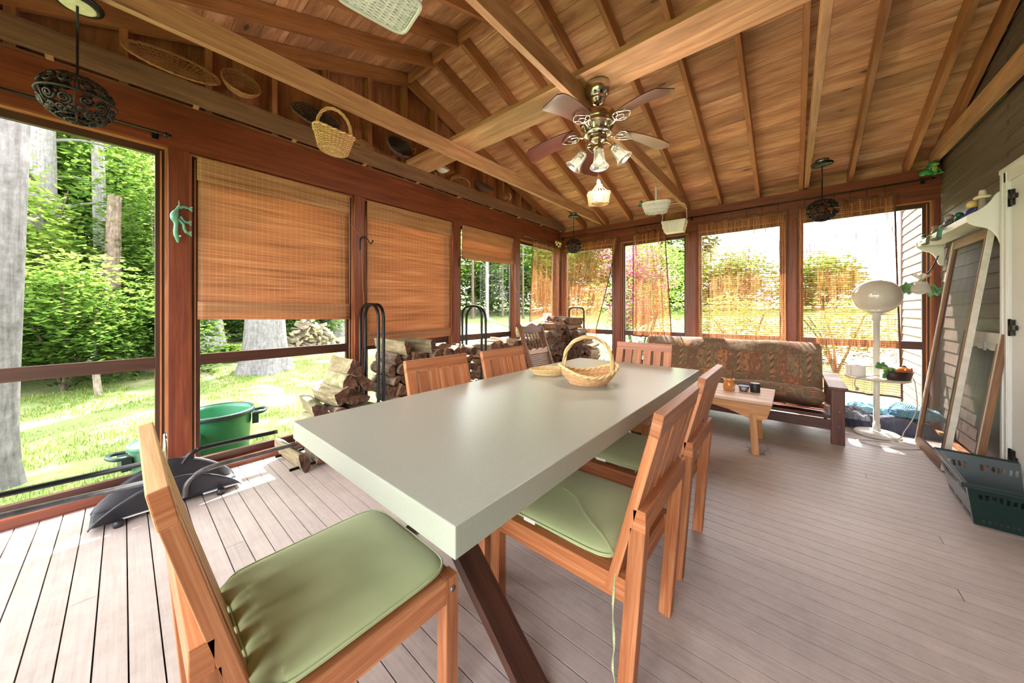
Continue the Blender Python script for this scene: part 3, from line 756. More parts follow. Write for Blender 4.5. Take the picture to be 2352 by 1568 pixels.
# ---------------------------------------------------------------- leaning screens
M['mesh_grey'] = None
t = NT('insect_mesh'); a = t.n('BsdfTransparent'); a.inputs[0].default_value = (.9, .9, .9, 1); d = t.pbr(srgb(70, 68, 70), .7)
nf = t.ramp(t.noise(t.coord('UV', (5, 1.1, 1), rot=(0, 0, .2)), 2.2, 3, .5), [(.3, .50), (.7, .60)])
mx = t.n('MixShader'); t.l(nf, mx.inputs[0]); t.l(a.outputs[0], mx.inputs[1]); t.l(d.outputs[0], mx.inputs[2]); t.done(mx); M['mesh_grey'] = t.m
def screen(name, label, xb, y0, y1, L, xt, stile, mats, cat, wavy=False, extra=None):
    """frame leaning on the right wall: foot at x=xb, head at x=xt"""
    zt = math.sqrt(L * L - (xt - xb) ** 2); ang = math.atan2(xt - xb, zt)
    root = empty(name, (xb, (y0 + y1) / 2, 0), 0, label, cat)
    Mx = RY(ang); hw_ = (y1 - y0) / 2
    def P(a, z, off=0): return Mx @ Vector((off, a, z))
    th = .026
    for s in (-1, 1):
        m = MB(); m.beam(P(s * (hw_ - stile / 2), .006), P(s * (hw_ - stile / 2), L), th, stile, up=(0, 1, 0)); m.build('stile', mats[0], root, bevel=.002)
        m = MB(); m.beam(P(s * (hw_ - .004), .01, -.002), P(s * (hw_ - .004), L - .003, -.002), th + .004, .012, up=(0, 1, 0)); m.build('edge', mats[1], root)
        m = MB(); m.beam(P(s * (hw_ - stile - .004), .07, -.006), P(s * (hw_ - stile - .004), L - .07, -.006), .02, .012, up=(0, 1, 0)); m.build('inner_bead', M['screen_wood'], root)
    for z, n_, mt in ((.04, 'bottom_rail', M['screen_wood']), (L - .035, 'top_rail', mats[0])):
        m = MB(); m.beam(P(-hw_ + stile, z), P(hw_ - stile, z), .07 if z > .1 else .075, th, up=Mx @ Vector((1, 0, 0))); m.build(n_, mt, root, bevel=.002)
    if wavy:
        m = MB(); n_ = 40
        for s in (-1, 1):
            poly = [(0, 0)] + [(.028 + .022 * math.sin(k / n_ * 9.5 + 1) , k / n_ * (L - .14)) for k in range(n_ + 1)] + [(0, L - .14)]
            MM = Mx @ Matrix(((0, 1, 0), (-s, 0, 0), (0, 0, 1)))
            m.prism(poly, .012, M=MM, c=P(s * (hw_ - stile), .07))
        MM = Mx @ Matrix(((0, 1, 0), (1, 0, 0), (0, 0, 1)))
        poly = [(-hw_ + stile, 0)] + [(-hw_ + stile + k / n_ * 2 * (hw_ - stile), -.045 - .02 * abs(math.sin(k / n_ * 3 * PI)) ** .7) for k in range(n_ + 1)] + [(hw_ - stile, 0)]
        m.prism(poly, .012, M=MM, c=P(0, L - .06)); m.build('scalloped_trim', M['old_white'], root)
    m = MB()
    q = [P(-hw_ + stile, .06), P(hw_ - stile, .06), P(hw_ - stile, L - .05), P(-hw_ + stile, L - .05)]
    m.v += q; m.face((0, 1, 2, 3), [(0, 0), (1, 0), (1, L), (0, L)]); m.build('mesh', M['mesh_grey'], root)
    return root
sc1 = screen('window_screen', 'tall leaning window screen with worn white and brown frame', 4.065, 4.02, 4.73, 1.80, 4.275, .035, (M['screen_wood'], M['old_white']), 'window screen')
m = MB(); m.box((.175, -.36, .95), (.012, .012, .06)); m.build('latch', M['steel'], sc1)
if False: screen('old_screen_frame', 'worn white frame leaning right behind the tall screen, only its edge showing', 4.092, 4.014, 4.72, 1.76, 4.30, .03, (M['old_white'], M['old_white']), 'window screen')
screen('scalloped_frame', 'short white frame with wavy scalloped trim leaning low behind the tall screen', 4.165, 3.86, 4.52, 1.05, 4.285, .05, (M['old_white'], M['screen_wood']), 'frame', wavy=True)

# ---------------------------------------------------------------- wall shelf and its figures
sh = empty('wall_shelf', (4.31, 4.56, 1.845), 0, 'white wall shelf with curved ends beside the door', 'shelf')
m = MB(); m.box((-.075, 0, 0), (.15, 1.24, .022)); m.box((-.155, 0, .006), (.012, 1.27, .05)); m.build('board', M['shelf_white'], sh, bevel=.004)
prof = spl([(0, -.21), (-.012, -.212), (-.03, -.195), (-.045, -.14), (-.075, -.085), (-.13, -.055), (-.165, -.02), (-.168, .02), (-.15, .035), (-.11, .06), (-.075, .10), (-.05, .15), (-.02, .175), (0, .18)], 6)
for y_ in (-.635, .635):
    m = MB(); m.prism([(p.x, p.y) for p in [Vector((a.x, a.y, 0)) for a in prof]], .02, c=(0, y_, 0)); m.build('end_bracket', M['shelf_white'], sh)
G = dict(green=srgb(54, 138, 74), dkgreen=srgb(30, 92, 64), teal=srgb(96, 158, 132), lime=srgb(160, 184, 90), yellow=srgb(222, 190, 120), red=srgb(186, 44, 34), orange=srgb(218, 132, 52), blue=srgb(52, 64, 122), cream=srgb(214, 204, 176), grey=srgb(150, 142, 132), brown=srgb(96, 66, 46), olive=srgb(128, 128, 84), rust=srgb(150, 66, 36), pewter=srgb(96, 98, 92))
C_ = {k: plain('glaze_' + k, v, .3, var=.15, vs=40) for k, v in G.items()}
def frog(name, loc, rz, s, body, belly, label, cat='figurine', tilt=0, group=None):
    root = empty(name, loc, rz, label, cat, group); root.rotation_euler = (tilt, 0, rz); root.scale = (s, s, s)
    m = MB(); m.ball((0, 0, .5), (.42, .5, .45)); m.ball((0, .38, .95), (.34, .34, .25)); m.ball((0, .1, .72), (.3, .36, .34)); m.build('body', body, root)
    m = MB(); m.ball((0, .3, .5), (.3, .32, .38)); m.ball((0, .5, .86), (.27, .25, .12)); m.build('belly', belly, root)
    for q in (-1, 1):
        m = MB(); m.ball((q * .2, .34, 1.17), (.11, .12, .11)); m.build('eye', body, root)
        m = MB(); m.ball((q * .42, -.02, .28), (.2, .42, .28), RZ(q * .3)); m.ball((q * .5, .42, .06), (.13, .26, .06)); m.build('leg', body, root)
        m = MB(); m.tube([(q * .3, .35, .6), (q * .4, .5, .3), (q * .3, .66, .05)], [.1, .08, .07], 8); m.ball((q * .3, .72, .04), (.12, .14, .04)); m.build('arm', body, root)
    return root
zs = 1.857
frog('frog_figurine', (4.185, 5.05, zs), PI / 2, .055, C_['dkgreen'], C_['cream'], 'dark green frog figurine with cream markings at the far end of the shelf')
def sitter(name, x, y, cols, label, s=1.0, cat='figurine', legs=True):
    root = empty(name, (x, y, zs), PI / 2, label, cat); root.scale = (s, s, s)
    m = MB(); m.lathe([(.0001, 0), (.030, 0), (.034, .02), (.026, .055), (.014, .07), (.0001, .07)], seg=14); m.build('body', C_[cols[0]], root)
    m = MB(); m.ball((0, .004, .088), (.02, .022, .022)); m.build('head', C_[cols[1]], root)
    if legs:
        for q in (-1, 1):
            m = MB(); m.tube([(q * .014, .0, .012), (q * .016, .045, .012), (q * .016, .052, -.05)], .010, 8); m.build('leg', C_[cols[2]], root)
            m = MB(); m.ball((q * .016, .064, -.058), (.011, .024, .010)); m.build('boot', C_[cols[3]], root)
    for q in (-1, 1):
        m = MB(); m.tube([(q * .024, 0, .055), (q * .034, .02, .035), (q * .016, .036, .03)], .007, 7); m.build('arm', C_[cols[0]], root)
    return root
sitter('draped_figurine', 4.185, 4.80, ('olive', 'grey', 'olive', 'olive'), 'olive draped figurine whose skirt hangs over the shelf edge', .95)
sitter('pottery_figurine', 4.21, 4.62, ('rust', 'olive', 'pewter', 'pewter'), 'rust-red figurine with olive head on the middle of the shelf', .9, legs=False)
sitter('seated_figurine', 4.185, 4.44, ('pewter', 'grey', 'teal', 'pewter'), 'seated pewter figurine with booted legs dangling over the shelf edge', 1.15)
sitter('dark_bird', 4.20, 4.30, ('dkgreen', 'dkgreen', 'orange', 'orange'), 'dark green figurine with an orange streak beside the dangling legs', 1.0, legs=False)
sitter('dressed_figurine', 4.215, 4.10, ('blue', 'yellow', 'red', 'orange'), 'figurine with blue and red dress and broad yellow head', 1.35, legs=False)
g_ = empty('straw_hat_scarecrow', (4.22, 3.975, zs), 0, 'pale figurine with a broad hat near the near end of the shelf', 'figurine')
m = MB(); m.lathe([(.0001, 0), (.026, 0), (.020, .06), (.016, .13), (.0001, .13)], seg=14); m.build('body', C_['grey'], g_)
m = MB(); m.lathe([(.0001, .128), (.034, .126), (.040, .134), (.034, .146), (.018, .152), (.017, .176), (.012, .188), (.0001, .19)], seg=20); m.build('hat', C_['cream'], g_)
p_ = empty('white_plate', (4.262, 4.88, zs + .045), 0, 'white plate standing against the wall behind the shelf figurines', 'plate')
m = MB(); m.lathe([(.0001, 0), (.03, .0), (.055, .006), (.056, .009), (.03, .004), (.0001, .004)], seg=28, M=RY(-PI / 2 + .25)); m.build('dish', M['ivory'], p_)

frog('corner_frog', (4.235, 5.235, 2.528), -2.6, .10, C_['green'], C_['lime'], 'bright green ceramic frog perched on the curtain rod end in the right corner')

# fabric frog-like blossom hung by the far end of the screen
hb = empty('fabric_butterfly', (4.16, 5.10, 1.50), 0, 'pale pouch ornament with green ruffled wings hanging beside the right window', 'ornament')
M['cloth_pale'] = plain('cloth_pale', srgb(206, 200, 190), .8, var=.08, vs=30); M['cloth_green'] = plain('cloth_green', srgb(110, 160, 108), .8, var=.2, vs=30)
m = MB()
m.grid(lambda u, v: ((.035 + .035 * v) * math.cos(u) * 1.0, (.02 + .02 * v) * math.sin(u), -.02 - .11 * v + .006 * math.sin(9 * u) * v), 36, 8, 0, 2 * PI, 0, 1)
m.ball((-.01, 0, -.09), (.062, .04, .055)); m.build('pouch', M['cloth_pale'], hb)
m = MB(); m.grid(lambda u, v: ((.012 + .05 * v) * math.cos(u), (.01 + .04 * v) * math.sin(u), .0 + .05 * v + .01 * math.sin(7 * u) * v), 36, 5, 0, 2 * PI, 0, 1); m.build('ruffle', M['cloth_pale'], hb)
m = MB(); m.tube([(.018 * math.cos(a * .5), .016 * math.sin(a * .5), -.006) for a in range(13)], .005, 6); m.build('ribbon', M['cloth_green'], hb)
for s, dz in ((-1, -.06), (1, -.09)):
    m = MB(); m.grid(lambda u, v: (s * (.03 + .10 * u) - .01, .01 + .02 * math.sin(6 * v + u * 5) * u, dz - .02 + (v - .5) * .11 * math.sin(u * 2.4 + .5) + .012 * math.sin(u * 14)), 18, 10); m.build('wing', M['cloth_green'], hb)
m = MB(); m.tube(spl([(.0, 0, .03), (.05, .0, .08), (.08, .0, .16), (.10, .0, .22)], 6), .005, 6); m.build('hook', M['black_metal'], hb)

# ---------------------------------------------------------------- quilts
def quilt(name, label, col, cx, cy, w_, d_, h_, seed, cell=.045, rim=True, col2=None):
    t = NT('quilt_' + name + str(seed)); n_ = t.noise(t.coord('Object', (1, 1, 1)), 4, 3, .5)
    cc = t.ramp(n_, [(.35, col), (.65, col2 or col)])
    wv = t.n('TexWave'); t.l(t.coord('UV', (1, 1, 1)), wv.inputs['Vector']); wv.inputs['Scale'].default_value = 26; wv.inputs['Distortion'].default_value = 3.5; wv.inputs['Detail'].default_value = 1
    t.l(t.pbr(cc, .8, bump=t.bump(wv.outputs['Fac'], .7, .01), Sheen_Weight=.3).outputs[0], t.out.inputs[0])
    m = MB()
    def f(u, v):
        a = u * 2 - 1; b = v * 2 - 1
        e = max(0, 1 - (abs(a) ** 3)) * max(0, 1 - abs(b) ** 3)
        fold = .5 + .6 * noise.noise(Vector((a * 1.3 + seed, b * 1.1, seed))) + .12 * noise.noise(Vector((a * 3 + seed, b * 2, 2)))
        ridge = .008 * math.sin(a * 7 + 3 * noise.noise(Vector((a * 2, b * 2 + seed, 4))))
        return (a * w_ / 2 + .03 * noise.noise(Vector((b * 3 + seed, 0, 1))), b * d_ / 2 + .03 * noise.noise(Vector((a * 3 + seed, 1, 0))), max(.004, e ** .45 * (h_ * (.55 + .55 * fold) + ridge)))
    m.grid(f, 60, 40, uvs=(w_, d_))
    o = m.build(name, t.m); o.location = (cx, cy, 0)
    return tag(o, label, 'blanket')
quilt('navy_quilt', 'crumpled navy quilted blanket on the floor behind the lamp base', srgb(44, 46, 72), 3.93, 5.11, .66, .36, .17, 3, col2=srgb(60, 64, 92))
q2 = quilt('blue_quilt', 'bright blue quilted blanket heaped in the corner by the screens', srgb(58, 116, 150), 4.13, 5.16, .33, .24, .13, 8, col2=srgb(96, 150, 168)); q2.location.z = .15
q3 = quilt('turquoise_cloth', 'light turquoise cloth behind the lamp pole, under the curtain hem', srgb(110, 200, 226), 3.80, 5.20, .32, .14, .10, 5, col2=srgb(170, 226, 236)); q3.location.z = .13
q4 = quilt('grey_quilt', 'grey-blue diamond quilted pillow at the left end of the quilt heap', srgb(84, 88, 106), 3.70, 5.02, .22, .22, .11, 12, col2=srgb(120, 124, 140)); q4.location.z = .09

# ---------------------------------------------------------------- green shopping basket
M['bk_green'] = plain('basket_plastic_green', srgb(22, 46, 44), .28, var=.1, vs=6)
gb = empty('plastic_basket', (4.135, 3.40, 0), math.radians(-3), 'dark green plastic shopping basket with slotted sides on the floor by the door', 'basket')
tw, tl, bw, bl_, hh = .34, .62, .27, .50, .235
def lerp(a, b, t_): return a + (b - a) * t_
m = MB(); m.box((0, 0, .006), (bw, bl_, .008)); m.build('bottom', M['bk_green'], gb)
def wall_strip(m, A0, A1, B0, B1, z0, z1, u0, u1):
    """piece of a sloping side; A bottom edge, B top edge"""
    def P(u, z):
        k = z / hh; return (lerp(lerp(A0[0], A1[0], u), lerp(B0[0], B1[0], u), k), lerp(lerp(A0[1], A1[1], u), lerp(B0[1], B1[1], u), k), z + .004)
    q = [P(u0, z0), P(u1, z0), P(u1, z1), P(u0, z1)]
    b = len(m.v); c_in = Vector((0, 0, z0)); 
    nrm = (Vector(q[1]) - Vector(q[0])).cross(Vector(q[3]) - Vector(q[0])).normalized() * .0025
    for p in q: m.v.append(Vector(p) + nrm)
    for p in q: m.v.append(Vector(p) - nrm)
    for f in ((0, 1, 2, 3), (7, 6, 5, 4), (0, 4, 5, 1), (1, 5, 6, 2), (2, 6, 7, 3), (3, 7, 4, 0)): m.face([b + i for i in f], [(0, 0)] * 4)
corB = [(-bw / 2, -bl_ / 2), (bw / 2, -bl_ / 2), (bw / 2, bl_ / 2), (-bw / 2, bl_ / 2)]; corT = [(-tw / 2, -tl / 2), (tw / 2, -tl / 2), (tw / 2, tl / 2), (-tw / 2, tl / 2)]
for i in range(4):
    k = (i + 1) % 4; A0, A1, B0, B1 = corB[i], corB[k], corT[i], corT[k]
    L = tl if i in (1, 3) else tw; n_ = int(L / .022)
    m = MB()
    wall_strip(m, A0, A1, B0, B1, 0, .022, 0, 1); wall_strip(m, A0, A1, B0, B1, .042, .155, 0, 1); wall_strip(m, A0, A1, B0, B1, .19, hh, 0, 1)
    for z0, z1 in ((.022, .042), (.155, .19)):
        for j_ in range(n_):
            if j_ % 9 in (0, 8) : wall_strip(m, A0, A1, B0, B1, z0, z1, j_ / n_, (j_ + 1) / n_)
            else: wall_strip(m, A0, A1, B0, B1, z0, z1, j_ / n_, (j_ + .45) / n_)
    m.build('side', M['bk_green'], gb)
m = MB()
for i in range(4):
    k = (i + 1) % 4; a = Vector((corT[i][0], corT[i][1], hh)); b = Vector((corT[k][0], corT[k][1], hh)); d = (b - a).normalized(); o = Vector((d.y, -d.x, 0))
    m.beam(a + o * .010 - d * .012, b + o * .010 + d * .012, .024, .010); m.beam(a + o * .02 - d * .02, b + o * .02 + d * .02, .004, .026)
m.build('rim', M['bk_green'], gb, bevel=.002)
for s in (-1, 1):
    m = MB(); m.tube(spl([(s * .165, -.20, hh - .005), (s * .18, -.17, hh - .03), (s * .185, 0, hh - .045), (s * .18, .17, hh - .03), (s * .165, .20, hh - .005)], 6), .006, 7); m.build('handle', M['black_plastic'], gb)

# ---------------------------------------------------------------- black sled with tube rails (left foreground)
sd = empty('ash_scoop', (.30, .20, 0), 0, 'black crescent trough with grey tube rails lying along the left sill', 'cart')
def hull(side):
    prof = []
    for k in range(31):
        a = k / 30; y_ = -.325 + .65 * a; z = .012 + .0 * a; top = .012 + .155 * math.sin(PI * a) ** .8
        prof.append((y_, top))
    return prof
m = MB(); pr = hull(1)
def hf(u, v):   # u along y, v across from inner wall over bottom to outer wall
    y_ = -.325 + .65 * u; hgt = .17 * max(0, math.sin(PI * u)) ** .75
    x = lerp(-.13, .10, v)
    if v < .25: k = 1 - v / .25; return (-.10 - .035 * k, y_, .02 + hgt * k * 1.25)
    if v > .75: k = (v - .75) / .25; return (.075 + .03 * k, y_, .02 + hgt * k * 1.0)
    return (lerp(-.10, .075, (v - .25) / .5), y_, .02)
m.grid(hf, 40, 24)
ob = m.build('trough', M['black_plastic'], sd); so = ob.modifiers.new('s', 'SOLIDIFY'); so.thickness = .006
for yy in (-.22, .22):
    m = MB(); m.lathe([(.0001, 0), (.020, 0), (.022, .02), (.018, .035)], (.105, yy, 0), 12); m.build('foot', M['black_plastic'], sd)
m = MB(); m.tube([(.10, -.90, .24), (.10, -.35, .216), (.10, -.06, .20)], .0155, 12); m.build('tube_rail', M['grey_metal'], sd)
m = MB(); m.tube([(-.13, -.90, .262), (-.13, -.35, .248), (-.13, -.08, .243)], .0155, 12); m.build('tube_rail', M['black_metal'], sd)
m = MB(); m.tube(spl([(.10, .05, .05), (.10, .06, .128), (.10, .12, .178), (.10, .205, .191), (.09, .44, .188), (.08, .69, .19)], 8), .0155, 12); m.build('bent_tube', M['grey_metal'], sd)
m = MB(); m.tube(spl([(-.13, .06, .18), (-.13, .09, .225), (-.13, .13, .246), (-.13, .20, .255), (-.13, .60, .247)], 8), .0155, 12); m.build('bent_tube', M['black_metal'], sd)
m = MB(); m.tube(spl([(-.06, -.03, .03), (-.065, -.03, .30), (-.045, -.03, .40), (-.01, -.03, .43), (.025, -.03, .40), (.04, -.03, .30), (.035, -.03, .03)], 6), .009, 10); m.build('bail', M['chrome'], sd)
m = MB(); m.box((.04, .235, .029), (.12, .20, .002)); m.build('sticker', M['paper'], sd)
m = MB(); m.box((.06, .235, .031), (.022, .14, .002)); m.build('sticker_stripe', C_['red'], sd)
m = MB(); m.box((.045, -.16, .029), (.10, .14, .002)); m.build('sticker', M['paper'], sd)
# ---------------------------------------------------------------- woven baskets
def wick(name, a, b, c, rough=.6, tone=.45):
    return wood(name, a, b, c, rough, 60, 0, tone, .15, bumps=.1)
M['wicker'] = wick('wicker_natural', srgb(170, 122, 78), srgb(212, 168, 118), srgb(236, 204, 160))
M['wicker_pale'] = wick('wicker_straw', srgb(190, 156, 98), srgb(224, 194, 136), srgb(240, 220, 172))
M['wicker_tan'] = wick('wicker_tan', srgb(128, 84, 48), srgb(166, 116, 70), srgb(196, 148, 98))
M['wicker_rust'] = wick('wicker_rust', srgb(110, 64, 34), srgb(148, 90, 50), srgb(176, 116, 72))
M['wicker_dark'] = wick('wicker_dark', srgb(52, 38, 32), srgb(82, 62, 52), srgb(118, 96, 84))
M['wicker_black'] = wick('wicker_black', srgb(34, 24, 18), srgb(54, 38, 28), srgb(78, 56, 42))
M['wicker_white'] = wick('wicker_white', srgb(196, 196, 196), srgb(226, 226, 226), srgb(242, 242, 242), tone=.25)
M['chip_white'] = wood('chip_white', srgb(206, 198, 188), srgb(226, 220, 212), srgb(238, 234, 228), .6, 40, 0, .12, .1)
def basket(name, label, loc, rz, a, b, h, mat, rows=12, stakes=20, r=.0035, ex=1.0, dip=None, bulge=0.0, rot=None, group=None, rimr=None, rim_mat=None, bot_rows=6, cat='basket', seg=5, rim_out=0, inner=None):
    """a = (bottom rx, top rx), b = (bottom ry, top ry); ex < 1 squares the plan"""
    root = empty(name, loc, rz, label, cat, group)
    if rot is not None: root.rotation_euler = rot
    def Sf(th, t, off=0):
        ca, sa = math.cos(th), math.sin(th)
        cx = math.copysign(abs(ca) ** ex, ca); cy = math.copysign(abs(sa) ** ex, sa)
        k = t + bulge * math.sin(PI * t)
        rx = lerp(a[0], a[1], k) + off; ry = lerp(b[0], b[1], k) + off
        z = h * t + (dip(th) * t if dip else 0)
        return Vector((cx * rx, cy * ry, z))
    N = stakes if stakes % 2 == 0 else stakes + 1
    m = MB(); ns = N * 3
    for i in range(rows):
        t_ = (i + .5) / rows; ph = PI * (i % 2)
        m.tube([Sf(2 * PI * k / ns, t_, r * 1.05 * math.sin(N / 2 * 2 * PI * k / ns + ph)) for k in range(ns)], r, seg, closed=True)
    for k in range(N):
        th = 2 * PI * (k + .0) / N + PI / N * .5
        m.tube([Sf(th, q / 4) for q in range(5)], r * .85, seg)
    for i in range(bot_rows):
        q = (i + .6) / (bot_rows + .3); ph = PI * (i % 2)
        m.tube([Vector((Sf(2 * PI * k / ns, 0).x * q, Sf(2 * PI * k / ns, 0).y * q, r * .9 * math.sin(N / 2 * 2 * PI * k / ns + ph))) for k in range(ns)], min(r * 1.1, a[0] / bot_rows * .62), seg, closed=True)
    for k in range(N // 2):
        e = Sf(2 * PI * k / (N // 2), 0); m.tube([e * .08, e], r * .8, seg)
    m.build('woven_body', mat, root)
    m = MB(); rr = rimr or r * 1.5; nr = 96
    for ph in (0, PI):
        pts = []
        for k in range(nr):
            th = 2 * PI * k / nr; p = Sf(th, 1, rim_out); tw = 14 * th + ph
            o = Sf(th, 1, 1) - Sf(th, 1, 0); o.z = 0; o = o.normalized() if o.length > 1e-6 else Vector((1, 0, 0))
            pts.append(p + o * math.cos(tw) * rr * .75 + Vector((0, 0, math.sin(tw) * rr * .75)))
        m.tube(pts, rr, seg + 1, closed=True)
    m.build('rim', rim_mat or mat, root)
    if inner:
        m = MB(); m.grid(lambda u, v: Sf(u, v, -r * 2.2) + Vector((0, 0, r)), 40, 6, 0, 2 * PI, 0, .98); m.build('lining', inner, root)
    root['_S'] = 0; del root['_S']
    return root, Sf
def arch_handle(root, p0, p1, top, r, mat, strands=3, n=40, tw=20, foot=.02, name='handle'):
    p0 = Vector(p0); p1 = Vector(p1); c = (p0 + p1) / 2; m = MB()
    half = (p1 - p0) / 2; L = half.length; d = half.normalized(); perp = d.cross(Vector((0, 0, 1)))
    def P(t):
        a = PI * t; x = -math.cos(a); 
        z = math.sin(a) ** .8 * (top - c.z) + lerp(p0.z, p1.z, t) 
        return c + d * (x * L * (1 - .0 * math.sin(a))) + Vector((0, 0, z - c.z + 0))
    core = [P(k / n) for k in range(n + 1)]
    core = [p0 - Vector((0, 0, foot))] + core + [p1 - Vector((0, 0, foot))]
    if strands == 1: m.tube(core, r, 8)
    else:
        for s in range(strands):
            pts = []
            for k, p in enumerate(core):
                t = core[min(k + 1, len(core) - 1)] - core[max(k - 1, 0)]; t.normalize(); q = t.cross(perp).normalized()
                a = tw * k / len(core) + 2 * PI * s / strands
                pts.append(p + (perp * math.cos(a) + q * math.sin(a)) * r * .8)
            m.tube(pts, r * .75, 6)
    return m.build(name, mat, root)
def hook_up(root, x, y, z0, z1, name='hanging_hook'):
    m = MB(); m.tube([(x, y, z1), (x, y, z0 + .012), (x + .008, y, z0), (x, y, z0 - .008)], .0014, 5); return m.build(name, M['black_metal'], root)

# on the table
dipf = lambda th: .020 * math.cos(2 * th) - .004
bt, Sf = basket('handled_basket', 'straw-coloured wicker basket with a tall arched handle on the table', (2.275, 1.885, .752), math.radians(41), (.105, .175), (.085, .145), .088, M['wicker'], rows=17, stakes=30, r=.0032, dip=lambda th: .026 * math.cos(2 * th), bulge=.12, rimr=.0065, rim_mat=M['wicker_pale'], bot_rows=9)
arch_handle(bt, (-.148, 0, .105), (.148, 0, .105), .285, .0085, M['wicker_pale'], 3, 44, 15, .05)
basket('bread_basket', 'small shallow woven basket left of the handled basket on the table', (1.935, 1.955, .753), math.radians(30), (.085, .128), (.05, .082), .042, M['wicker_pale'], rows=9, stakes=40, r=.0024, rimr=.0028, bot_rows=9, dip=lambda th: .006 * math.cos(th))

# hanging from the tie beams
wk, Sf = basket('hanging_wicker_basket', 'natural wicker basket with a tall handle hung from the left tie beam', (.80, .97, 2.318), math.radians(84), (.094, .132), (.066, .098), .122, M['wicker'], rows=17, stakes=28, r=.0032, rimr=.006, bot_rows=9, dip=lambda th: .022 * math.cos(2 * th))
wk.rotation_euler = (math.radians(-6), math.radians(5), math.radians(84))
arch_handle(wk, (-.112, 0, .13), (.112, 0, .13), .318, .008, M['wicker'], 3, 40, 22, .03)
m = MB(); m.prism([(-.045, 0), (.045, 0), (.010, .13), (-.010, .13)], .008, c=(0, 0, 0)); 
for i, v in enumerate(m.v): m.v[i] = Vector((-.112 + .16 * max(0, v.z - .02), v.x * .8, v.z + .12))
m.build('handle_web', M['wicker'], wk)
hook_up(wk, 0.0, 0, .318, .345)
ww, Sf = basket('white_wicker_hamper', 'white painted wicker basket hanging over us, cut by the top edge', (2.115, .60, 2.305), math.radians(-9), (.088, .112), (.122, .15), .17, M['wicker_white'], rows=20, stakes=26, r=.0042, ex=.3, rimr=.007, bot_rows=0)
m = MB()
for i in range(26):
    y_ = -.084 + .168 * i / 25; m.tube([(y_, x_ / 40 * .118, (.0026 if i % 2 else -.0026) * math.sin(x_ * PI / 8)) for x_ in range(-40, 41)], .0036, 6)
for i in range(9): m.tube([(-.088, -.105 + .21 * i / 8, 0), (.088, -.105 + .21 * i / 8, 0)], .0036, 6)
m.tube([(.09 * math.copysign(abs(math.cos(a)) ** .3, math.cos(a)), .127 * math.copysign(abs(math.sin(a)) ** .3, math.sin(a)), -.004) for a in [2 * PI * k / 80 for k in range(80)]], .0065, 7, closed=True)
m.build('woven_bottom', M['wicker_white'], ww)
arch_handle(ww, (0, -.115, .17), (0, .115, .17), .35, .007, M['wicker_white'], 3, 30, 16, .02)
w1, Sf = basket('white_hanging_basket', 'small white wicker basket hung from the middle tie beam beyond the fan', (2.084, 3.90, 2.285), math.radians(14), (.105, .14), (.07, .09), .105, M['wicker_white'], rows=12, stakes=24, r=.0040, ex=.6, rimr=.005, bot_rows=6)
arch_handle(w1, (0, -.082, .10), (0, .082, .10), .30, .006, M['chip_white'], 1, 30, 0, .03)
hook_up(w1, 0, 0, .30, .365)
f_ = frog('hanging_frog', (1.945, 3.86, 2.375), math.radians(150), .050, C_['dkgreen'], C_['olive'], 'little dark frog figure hanging over the left end of the white wicker basket')
w2 = empty('white_chip_basket', (2.085, 4.66, 2.20), math.radians(4), 'white wooden chip basket with a thin handle hung low before the back beam', 'basket')
def chip(m, a0, b0, a1, b1, h, th=.003):
    for s, (e0, e1, f0, f1) in enumerate((((-a0, -b0), (a0, -b0), (-a1, -b1), (a1, -b1)), ((a0, -b0), (a0, b0), (a1, -b1), (a1, b1)), ((a0, b0), (-a0, b0), (a1, b1), (-a1, b1)), ((-a0, b0), (-a0, -b0), (-a1, b1), (-a1, -b1)))):
        n_ = 8 if s % 2 == 0 else 5
        for k in range(n_):
            u0, u1 = k / n_ + .006, (k + 1) / n_ - .006
            A = [Vector((lerp(e0[0], e1[0], u), lerp(e0[1], e1[1], u), 0)) for u in (u0, u1)]; B = [Vector((lerp(f0[0], f1[0], u), lerp(f0[1], f1[1], u), h)) for u in (u0, u1)]
            m.beam((A[0] + A[1]) / 2, (B[0] + B[1]) / 2, (B[0] - B[1]).length, th, up=(B[1] - B[0]).cross(Vector((0, 0, 1))))
m = MB(); chip(m, .105, .07, .135, .095, .135); m.box((0, 0, .002), (.21, .14, .004)); m.build('splint_side', M['chip_white'], w2)
m = MB()
for s in (-1, 1): m.box((0, s * .096, .133), (.276, .004, .014)); m.box((s * .137, 0, .133), (.004, .19, .014))
m.build('band', M['chip_white'], w2)
m = MB(); m.tube(spl([(-.138, 0, .06), (-.14, 0, .20), (-.12, 0, .335), (-.05, 0, .365), (.05, 0, .365), (.12, 0, .335), (.14, 0, .20), (.138, 0, .06)], 8), .0045, 7); m.build('handle', M['chip_white'], w2)
hook_up(w2, 0, 0, .368, .45)
basket('nested_tan_basket', 'round tan and brown basket standing inside the white chip basket', (2.075, 4.665, 2.30), 0, (.045, .085), (.045, .085), .12, M['wicker_tan'], rows=14, stakes=18, r=.0036, bulge=.35, inner=M['wicker_rust'], bot_rows=4)
bp, Sf = basket('fan_pull_basket', 'rough rectangular twig basket dangling from the fan pull chain', (2.195, 2.205, 1.945), math.radians(35), (.062, .072), (.048, .052), .075, M['wicker'], rows=12, stakes=16, r=.0028, ex=.5, bot_rows=5)
for i in range(5):
    x = -.05 + i * .025
    m = MB(); m.tube(spl([(x * 1.2, .045, .07), (x * .6, .03, .12), (x * .15, .0, .145), (x * .5, -.03, .11), (x * 1.2, -.045, .07)], 5), .0028, 5); m.build('twig', M['wicker_tan'], bp)
m = MB(); m.ball((0, 0, .155), (.014, .014, .012)); m.ball((.008, -.006, .13), (.018, .014, .016)); m.ball((.0, .008, .172), (.010, .010, .008)); m.build('shell', C_['cream'], bp)

